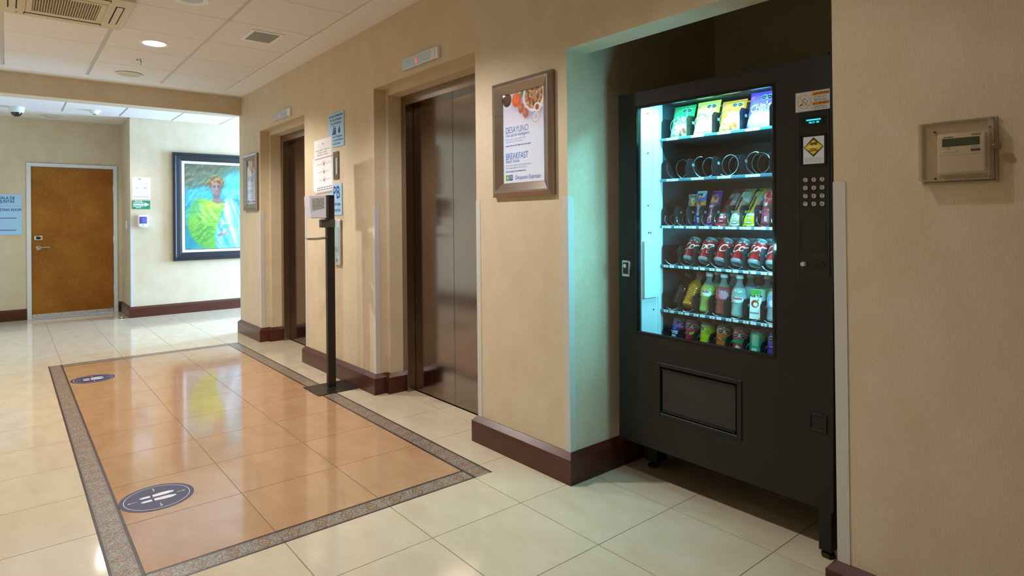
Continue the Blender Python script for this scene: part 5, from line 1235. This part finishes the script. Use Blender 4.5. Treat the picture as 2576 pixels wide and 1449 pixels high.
M_WT = mat('pack_white', 'f4f2ee', 0.45); M_BRW = mat('pack_maroon', '6b2230', 0.45); M_YW = mat('pack_yellow', 'f0c818', 0.45); M_NV = mat('pack_navy', '18265c', 0.45); M_PKR = mat('pack_red', 'c4202c', 0.45)
def logo(body, size, x, z): return [(body, size, x, z, M_BRW, dict(bold=0.0026, ang=0.18, shear=0.15, sx=0.8)), (body, size, x, z, M_WT, dict(bold=0.0010, ang=0.18, shear=0.15, sx=0.8))]
GB = 'snack bags on the top tray'
c1 = [(D12[i] + D12[i + 1]) / 2 for i in range(5)]
BG = [(c1[0] + 0.010, '1f9d5a', '14713f', 'd9b98c', 'b4483c', "Chip's", 'green crisps bag with white logo on the top tray', 0.162), (c1[1] + 0.004, 'eadf5c', 'c8c838', 'f2e6c4', 'd8c060', "Chip's", 'yellow crisps bag with white logo on the top tray', 0.166),
      (c1[2] + 0.002, 'ee8a34', 'c86420', 'f0b060', 'd85a2c', 'os', 'orange snack bag with warning marks on the top tray', 0.150), (c1[3] + 0.002, '7a4cb8', '583094', 'efe6dc', 'e0b088', "Chip's", 'purple crisps bag with white logo on the top tray', 0.170)]
for k, (x, c0, c2, l1, l2, lg, lb, hh) in enumerate(BG):
    foil('crisps_bag', 0.122, hh, 0.042, chips_bag(c0, c2, l1, l2), lb, 'snack bag', place(x, TY + 0.040, TZ[0] + 0.004, 16), seed=k, words=logo(lg, 0.047 if len(lg) > 2 else 0.030, 0.002 if len(lg) > 2 else 0.02, hh * 0.52), group=GB)
for k, (x, c0, lb) in enumerate(((c1[1] + 0.012, 'd2d848', 'yellow green crisps bag behind the yellow bag on the top tray'), (c1[2] + 0.006, 'e8862e', 'orange snack bag behind the orange bag on the top tray'), (c1[3] + 0.006, '6c44a8', 'purple crisps bag behind the purple bag on the top tray'))):
    foil('crisps_bag', 0.120, 0.155, 0.040, chips_bag(c0, c0, 'd9c98c', '4a7a5a'), lb, 'snack bag', place(x, TY + 0.125, TZ[0] + 0.004, 14), seed=9 + k, group=GB, nx=16, ny=20)

# third tray: sweets and cookies
c3 = [(D3[i] + D3[i + 1]) / 2 for i in range(10)]
def plain(base, marks):
    def fn(u, v):
        img = np.tile(hexc(base), (len(u), 1))
        for (kind, *a) in marks:
            if kind == 'band': img = over(img, a[2], sst(a[0] - 0.01, a[0] + 0.01, v) * (1 - sst(a[1] - 0.01, a[1] + 0.01, v)))
            elif kind == 'ell': img = over(img, a[4], ell(u, v, *a[:4], 0.12))
            elif kind == 'noise': img = over(img, a[0], sst(0.55, 0.72, vnoise(u, v, a[1], a[2], a[3])))
            elif kind == 'oct': img = oct_marks(img, u, v, *a)
            elif kind == 'poly': img = over(img, a[1], poly(u, v, a[0], 0.01))
        return img
    return fn
GC = 'sweets and cookies on the third tray'
foil('candy_bag', 0.052, 0.075, 0.030, plain('2a3fae', [('noise', '5a6ae0', 8, 8, 1), ('ell', 0.5, 0.35, 0.3, 0.2, 'c8ccd8'), ('ell', 0.45, 0.3, 0.15, 0.1, 'b02848')]), 'low dark blue candy bag beside the white side panel', 'candy', place(c3[0] + 0.012, TY + 0.07, TZ[2] + 0.003, 8), 21, group=GC)
foil('candy_bag', 0.050, 0.150, 0.026, plain('8fa0a0', [('noise', 'e8e8e0', 7, 12, 2), ('noise', '2c7a86', 5, 9, 4), ('noise', 'c84858', 6, 11, 6), ('noise', 'e0c040', 7, 13, 8), ('band', 0.0, 0.35, 'b8c4c4')]), 'multicoloured candy bag next to the blue and yellow cookie pack', 'candy', place(c3[1] + 0.006, TY + 0.085, TZ[2] + 0.003, 6), 22, [('Skw', 0.018, 0.0, 0.045, M_NV, dict(ang=1.57, bold=0.0006))], GC)
foil('cookie_pack', 0.052, 0.165, 0.034, plain('20409c', [('band', 0.52, 0.84, 'dfa828'), ('band', 0.84, 1.0, 'c8ccd0'), ('ell', 0.5, 0.68, 0.30, 0.12, 'a8682c'), ('ell', 0.5, 0.70, 0.16, 0.06, '6c3c1c'), ('oct', 0.28, 0.88, 2, 0.13, 0.35), ('noise', '3a5cc0', 5, 9, 3)]), 'blue and yellow cookie pack standing in the third tray', 'cookies', place(c3[2] + 0.002, TY + 0.050, TZ[2] + 0.003, 10), 23, [('E', 0.030, 0.0, 0.022, M_WT, dict(bold=0.002)), ('CHOKIS', 0.014, 0.0, 0.070, M_WT, dict(bold=0.0006, ang=1.57))], GC)
foil('cookie_pack', 0.054, 0.175, 0.038, plain('7a2c86', [('ell', 0.5, 0.72, 0.36, 0.15, 'a8784c'), ('ell', 0.62, 0.75, 0.15, 0.06, '5c3018'), ('ell', 0.40, 0.70, 0.14, 0.06, 'c89860'), ('oct', 0.30, 0.90, 2, 0.12, 0.32), ('band', 0.48, 0.54, 'd8c8dc'), ('noise', '9a4ca8', 6, 10, 5)]), 'purple cookie pack leaning in the third tray', 'cookies', place(c3[3] - 0.002, TY + 0.045, TZ[2] + 0.003, 22), 24, [('Chokis', 0.026, 0.0, 0.045, M_PKR, dict(ang=1.35, bold=0.0026)), ('Chokis', 0.026, 0.0006, 0.0455, M_WT, dict(ang=1.35, bold=0.0004))], GC)
for (i, c0, c2, lb, ln, hh, mw_) in ((4, 'c02438', 'b8bcc0', 'red cookie pack with a white E leaning far back', 47, 0.250, M_WT), (5, 'd8c698', 'b9bcb8', 'cream cookie pack with a white E leaning back', 42, 0.225, M_WT), (6, 'ecd018', 'b9bcb8', 'yellow cookie pack with a white E leaning back', 42, 0.225, M_WT)):
    foil('cookie_pack', 0.054, hh, 0.042, plain(c0, [('poly', [(0.62, 0.24), (1.0, 0.24), (1.0, 0.78), (0.62, 0.78)], c2), ('band', 0.20, 0.245, 'e8e8e8'), ('ell', 0.35, 0.70, 0.22, 0.09, 'e6d4b0'), ('oct', 0.22, 0.86, 2, 0.13, 0.28)]), lb, 'cookies', place(c3[i] - 0.006, TY + 0.022, TZ[2] + 0.004, ln), 30 + i,
         [('E', 0.052, -0.003, hh * 0.12, M_NV, dict(bold=0.0020)), ('E', 0.052, -0.003, hh * 0.12, M_WT, dict(bold=0.0006)), ('Emperador', 0.018, -0.010, hh * 0.50, M_NV, dict(ang=1.57, bold=0.001))], GC, box=0.6)
foil('cookie_pack', 0.058, 0.160, 0.036, plain('d8566a', [('ell', 0.5, 0.83, 0.38, 0.12, 'e8b08c'), ('ell', 0.5, 0.83, 0.22, 0.08, 'b83c2c'), ('poly', [(0.28, 0.42), (0.78, 0.42), (0.78, 0.62), (0.28, 0.62)], 'e6e6e4'), ('noise', 'c03a50', 6, 9, 7), ('oct', 0.14, 0.70, 1, 0.13, 0.35)]), 'pink cookie pack with a round fruit picture in the third tray', 'cookies', place(c3[7] - 0.002, TY + 0.045, TZ[2] + 0.003, 14), 41, [('POLVORÓN', 0.010, 0.001, 0.083, M_PRINT, dict(bold=0.0004)), ('E', 0.026, 0.0, 0.028, M_WT, dict(bold=0.001))], GC)
foil('cookie_pack', 0.056, 0.150, 0.034, plain('c8b428', [('noise', 'e0d858', 6, 9, 3)]), 'olive yellow cookie pack at the end of the third tray', 'cookies', place(c3[8], TY + 0.06, TZ[2] + 0.003, 12), 42, group=GC)

# cans
def can(label, fn, mw, group, words=(), R_=0.033, H_=0.121):
    prof = [(0.0, 0.004), (0.018, 0.004), (0.023, 0.0), (0.0265, 0.003), (0.0325, 0.011), (R_, 0.016)]
    nb = 26
    prof += [(R_, 0.016 + (H_ - 0.032) * (k + 1) / nb) for k in range(nb)]
    prof += [(0.0315, H_ - 0.010), (0.0275, H_ - 0.003), (0.0278, H_), (0.0262, H_), (0.0258, H_ - 0.004), (0.0, H_ - 0.004)]
    n = 44; b = MB(); b.lathe(prof, n); me = b.mesh('can', M_CANP)
    co = np.array(b.v); th = np.arctan2(co[:, 0], -co[:, 1]) / math.pi; zz = co[:, 2] / H_; rr_ = np.hypot(co[:, 0], co[:, 1])
    img = fn(th, zz)
    metal = (co[:, 2] < 0.0115) | (co[:, 2] > H_ - 0.0105)
    img[metal] = hexc('828a8f'); img[(co[:, 2] < 0.006) & (rr_ < 0.0235)] = hexc('6d7478')
    setcol(me, img)
    o = thing('drink_can', label, 'can', mw=mw, group=group)
    link('body', me, o)
    for (body, size, x, z, m, kw) in words:
        bb = MB(); wraptext(bb, body, size, x, z, lambda px, pz: ((R_ + 0.0005) * math.sin(px / R_), -(R_ + 0.0005) * math.cos(px / R_), pz), **kw); bb.obj('lettering', m, o, smooth=False)
    return o
def can_fn(base, marks=()):
    def fn(t, z):
        img = np.tile(hexc(base), (len(t), 1))
        for (kind, *a) in marks:
            if kind == 'band': img = over(img, a[2], sst(a[0] - 0.01, a[0] + 0.01, z) * (1 - sst(a[1] - 0.01, a[1] + 0.01, z)))
            elif kind == 'ell': img = over(img, a[4], ell(t, z, *a[:4], 0.1))
            elif kind == 'oct': img = oct_marks(img, t, z, *a)
            elif kind == 'poly': img = over(img, a[1], poly(t, z, a[0], 0.015))
            elif kind == 'noise': img = over(img, a[0], sst(0.55, 0.7, vnoise(t, z, a[1], a[2], a[3])))
        return img
    return fn
c4 = [(D46[i] + D46[i + 1]) / 2 for i in range(8)]
RED = 'b01a20'
GK = 'red cola cans on the fourth tray'
LK = ['red cola can next to the empty column of the fourth tray'] + ['red cola can above the %s on the fifth tray' % s for s in ('lime drink bottle', 'red drink bottle', 'clear water bottle', 'juice carton')] + ['red cola can at the end of the fourth tray']
for k in range(1, 7):
    tn = (0, 20, -12, 62, 30, 8, 15)[k]
    marks = [('oct', -0.14, 0.84, 2, 0.13, 0.42)]
    can(LK[k - 1], can_fn(RED, marks), place(c4[k] - 0.002, TY + 0.030, TZ[3] + 0.022, 33, tn), GK, [('Coca', 0.052, -0.002, 0.068, M_WT, dict(shear=0.4, bold=0.0005, ang=0.25, sp=0.85)), ('Cola', 0.026, 0.040, 0.046, M_WT, dict(shear=0.4, bold=0.0003, ang=0.2))])
    if k in (2, 3, 4, 5): can('red cola can in the second row of the fourth tray, above the %s' % {2: 'lime drink', 3: 'red drink', 4: 'clear water', 5: 'juice carton'}[k], can_fn(RED, marks), place(c4[k] + 0.002, TY + 0.130, TZ[3] + 0.012, 18, tn + 40), 'second row of red cola cans')
GD = 'mixed drink cans on the lowest tray'
zc = TZ[5] + 0.006
CAN6 = [(0, '1a2c8a', [('ell', -0.10, 0.70, 0.16, 0.15, 'e6e8f0'), ('ell', -0.10, 0.74, 0.15, 0.10, 'c02634'), ('ell', -0.10, 0.66, 0.15, 0.10, '2448b8'), ('band', 0.0, 0.30, '2a3ad8'), ('poly', [(0.10, 0.78), (0.34, 0.86), (0.34, 0.80), (0.18, 0.74), (0.36, 0.70), (0.36, 0.64), (0.12, 0.66)], 'c87ab0')], 'blue can with a red and white disc on the lowest tray', [('PEPSI', 0.020, -0.010, 0.052, M_WT, dict(bold=0.0012)), ('25%', 0.020, -0.012, 0.032, M_WT, dict(bold=0.0012))]),
        (1, 'c83440', [('oct', -0.05, 0.76, 2, 0.15, 0.5), ('band', 0.0, 0.34, 'd8283c'), ('poly', [(0.02, 0.42), (0.30, 0.50), (0.30, 0.58), (0.02, 0.52)], 'c8c83c')], 'red fruit soda can with warning marks on the lowest tray', []),
        (2, 'a8b420', [('oct', -0.16, 0.76, 1, 0.15, 0.5), ('noise', '8f9c18', 12, 20, 2), ('band', 0.0, 0.55, 'c8cc28')], 'lime green soda can on the lowest tray', []),
        (3, 'd06428', [('oct', -0.02, 0.76, 2, 0.15, 0.5), ('poly', [(0.04, 0.46), (0.34, 0.56), (0.34, 0.42), (0.06, 0.36)], '2c6a4c'), ('band', 0.0, 0.42, 'dc6a2c')], 'orange soda can with warning marks on the lowest tray', []),
        (4, 'b83a30', [('oct', -0.10, 0.70, 2, 0.15, 0.5), ('band', 0.40, 0.56, '2c8a5c'), ('poly', [(-0.20, 0.10), (0.0, 0.36), (0.24, 0.20), (0.12, 0.06)], 'e0e4e2')], 'red and green fruit soda can on the lowest tray', []),
        (5, '2c9a68', [('poly', [(-0.12, 0.42), (0.16, 0.42), (0.16, 0.84), (-0.12, 0.84)], '8fc0a8'), ('band', 0.0, 0.40, '2ab880'), ('poly', [(-0.10, 0.06), (0.10, 0.06), (0.10, 0.34), (-0.10, 0.34)], 'd0dcd8')], 'green soda can with a pale nutrition panel on the lowest tray', []),
        (6, '5a48a8', [('oct', -0.10, 0.76, 1, 0.15, 0.5)], 'violet soda can at the end of the lowest tray', [])]
for (i, c0, mk, lb, wd) in CAN6: can(lb, can_fn(c0, mk), place(c4[i] - 0.001 + (0.010 if i == 0 else 0), TY + 0.046, zc, 9, 6), GD, wd)
for (i, c0) in ((1, 'b83038'), (2, '8f9c1c'), (3, 'b85020'), (4, 'a83028'), (5, 'c46a90')): can({'b83038': 'red', '8f9c1c': 'lime', 'b85020': 'orange', 'a83028': 'dark red', 'c46a90': 'pink'}[c0] + ' can in the second row of the lowest tray', can_fn(c0, [('oct', -0.02, 0.76, 2, 0.15, 0.5)]), place(c4[i] + 0.004, TY + 0.125, zc + 0.004, 9, 20), 'second row of drink cans on the lowest tray')

# bottles
M_BTL = clear('bottle_plastic', 'e9f0ee', refl=2.0, rough=0.06, film=0.10)
def bottle(label, liquid, mw, group, lab=None, capc='eef2f3', H_=0.172, R_=0.0335, grooves=False, fill=0.74, words=()):
    o = thing('drink_bottle', label, 'bottle', mw=mw, group=group)
    def rad(t):
        if t < 0.06: return R_ * (0.72 + 0.28 * math.sqrt(max(0, 1 - ((0.06 - t) / 0.06) ** 2)))
        if t < 0.60: return R_ * (1 - 0.05 * math.sin((t - 0.06) / 0.54 * math.pi)) * (1 + (0.025 * math.sin(t * 95) if grooves else 0))
        if t < 0.90: k = (t - 0.60) / 0.30; return R_ * (1 - 0.62 * (k * k * (3 - 2 * k)))
        return R_ * 0.38
    m = mat('liquid_' + liquid, liquid, 0.08, coat=0.5, spec=0.6)
    n = 28; N = 40
    fl_ = [(rad(fill * k / N) * 0.985, fill * k / N * H_) for k in range(N + 1)]
    MB().lathe([(0, 0.003)] + fl_ + [(0, fill * H_)], n).obj('drink', m, o)
    MB().lathe([(rad(k / N), k / N * H_) for k in range(int(fill * N), N + 1)], n).obj('neck', M_BTL, o)
    if lab:
        z0, z1, c0, c2 = lab
        bb = MB(); bb.lathe([(rad(0.3) * 1.03 + 0.0008, (z0 + (z1 - z0) * k / 10) * H_) for k in range(11)], 44); me = bb.mesh('label', M_PK)
        co = np.array(bb.v); t_ = np.arctan2(co[:, 0], -co[:, 1]) / math.pi; zz = (co[:, 2] / H_ - z0) / (z1 - z0)
        img = np.tile(hexc(c0), (len(t_), 1)); img = over(img, c2, ell(t_, zz, 0.12, 0.45, 0.22, 0.42, 0.1)); img = oct_marks(img, t_, zz, -0.05, 0.80, 2, 0.09, 0.9) if c0 != 'ffffff' else img
        setcol(me, img); link('label', me, o)
        RR = rad(0.3) * 1.03 + 0.0014
        for (body, size, x, z, mm_) in words:
            q = MB(); wraptext(q, body, size, x, z, lambda px, pz: (RR * math.sin(px / RR), -RR * math.cos(px / RR), pz), bold=0.0005); q.obj('lettering', mm_, o, smooth=False)
    MB().lathe([(0.0155, H_ - 0.005), (0.0165, H_ - 0.003), (0.0165, H_ + 0.011), (0.0150, H_ + 0.013), (0, H_ + 0.013)], 24).obj('cap', mat('cap_' + capc, capc, 0.4), o)
    return o
GL = 'drink bottles on the fifth tray'
zb = TZ[4] + 0.006
bottle('dark cola bottle leaning back on the fifth tray', '140c0a', place(c4[0] + 0.006, TY + 0.055, zb + 0.014, 30), GL, None, '241c1c', grooves=True, fill=0.86)
bottle('orange juice bottle leaning far back on the fifth tray', 'd8780c', place(c4[1] - 0.004, TY + 0.030, zb + 0.016, 34), GL, None, 'b86a5c', grooves=True, fill=0.80)
bottle('lime drink bottle with a white cap on the fifth tray', '8c9a48', place(c4[2] + 0.002, TY + 0.040, zb, 10), GL, (0.42, 0.62, '9aa83c', 'e6dcd4'), words=[('Limón', 0.014, 0.006, 0.094, M_PKR)])
bottle('red drink bottle with a white cap on the fifth tray', '8a3a34', place(c4[3] + 0.002, TY + 0.040, zb, 6, 12), GL, (0.40, 0.66, 'a83a48', 'c8808c'))
bottle('clear water bottle with a white cap on the fifth tray', '869c96', place(c4[4], TY + 0.040, zb, 4), GL, (0.36, 0.56, '93a8a4', 'd8d0d0'), H_=0.174, words=[('Peñafiel', 0.012, 0.010, 0.082, M_PKR)])
bottle('clear water bottle at the end of the fifth tray', '869ca6', place(c4[6], TY + 0.045, zb, 5), GL, (0.34, 0.58, '8aa8d8', 'e8e0e0'))
for (i, c0) in ((2, '8a8c38'), (3, '7a3428'), (4, '9ab0aa'), (5, '9ab0aa')):
    bottle({'8a8c38': 'lime', '7a3428': 'dark red', '9ab0aa': 'clear'}[c0] + ' drink bottle in the second row, behind the ' + {2: 'lime bottle', 3: 'red bottle', 4: 'clear water bottle', 5: 'juice cartons'}[i], c0, place(c4[i] + 0.004, TY + 0.125, zb, 4), 'second row of bottles on the fifth tray', None, 'e4e9ea')
    if i > 3: bottle('clear drink bottle in the third row, behind the ' + {4: 'clear water bottles', 5: 'juice cartons'}[i], c0, place(c4[i] + 0.002, TY + 0.205, zb, 3), 'third row of bottles on the fifth tray', None, 'e4e9ea')
jb = thing('juice_carton', 'white and green apple juice carton on the fifth tray', 'carton', mw=place(c4[5] + 0.002, TY + 0.045, zb, 5, 3), group=None)
def jfn(u, v):
    img = np.tile(hexc('e9ebe6'), (len(u), 1)); img = over(img, '2f8a3c', sst(0.80, 0.83, v + 0.03 * np.sin(u * 22))); img = over(img, '58b04a', sst(0.80, 0.83, v) * vnoise(u, v, 9, 26, 2) * 0.8)
    img = over(img, 'c02832', ell(u, v, 0.45, 0.52, 0.34, 0.13, 0.06)); img = over(img, 'f2e8cc', ell(u, v, 0.50, 0.50, 0.20, 0.075, 0.1)); img = over(img, '4a8a3c', ell(u, v, 0.66, 0.63, 0.18, 0.03, 0.2, 0.4)); return img
bx('box', mat('carton_white', 'e2e5e0', 0.45), jb, -0.0255, 0.0255, -0.019, 0.019, 0, 0.128, 0.0015)
picture('printed_front', 0.050, 0.127, 40, 80, jfn, M_PK, jb, 0, -0.025, 0).matrix_local = Matrix.Translation((0, -0.0194, 0)) @ RW
q = MB(); vs_, fs_ = tx('TREE TOP', 0.0125, bold=0.0007); q.add([(p[0], -0.0198, p[1] + 0.098) for p in vs_], fs_); q.obj('lettering', mat('pack_darkgreen', '174a24', 0.5), jb, smooth=False)
q = MB(); vs_, fs_ = tx('MANZANA', 0.008, bold=0.0003); q.add([(p[0] - 0.004, -0.0198, p[1] + 0.026) for p in vs_], fs_); q.obj('lettering', M_PRINT, jb, smooth=False)
jb2 = thing('juice_carton', 'white and green apple juice carton behind the front carton', 'carton', mw=place(c4[5] + 0.010, TY + 0.110, zb, 4, 3))
bx('box', mat('carton_green', '3f8a48', 0.45), jb2, -0.0255, 0.0255, -0.019, 0.019, 0, 0.128, 0.0015)
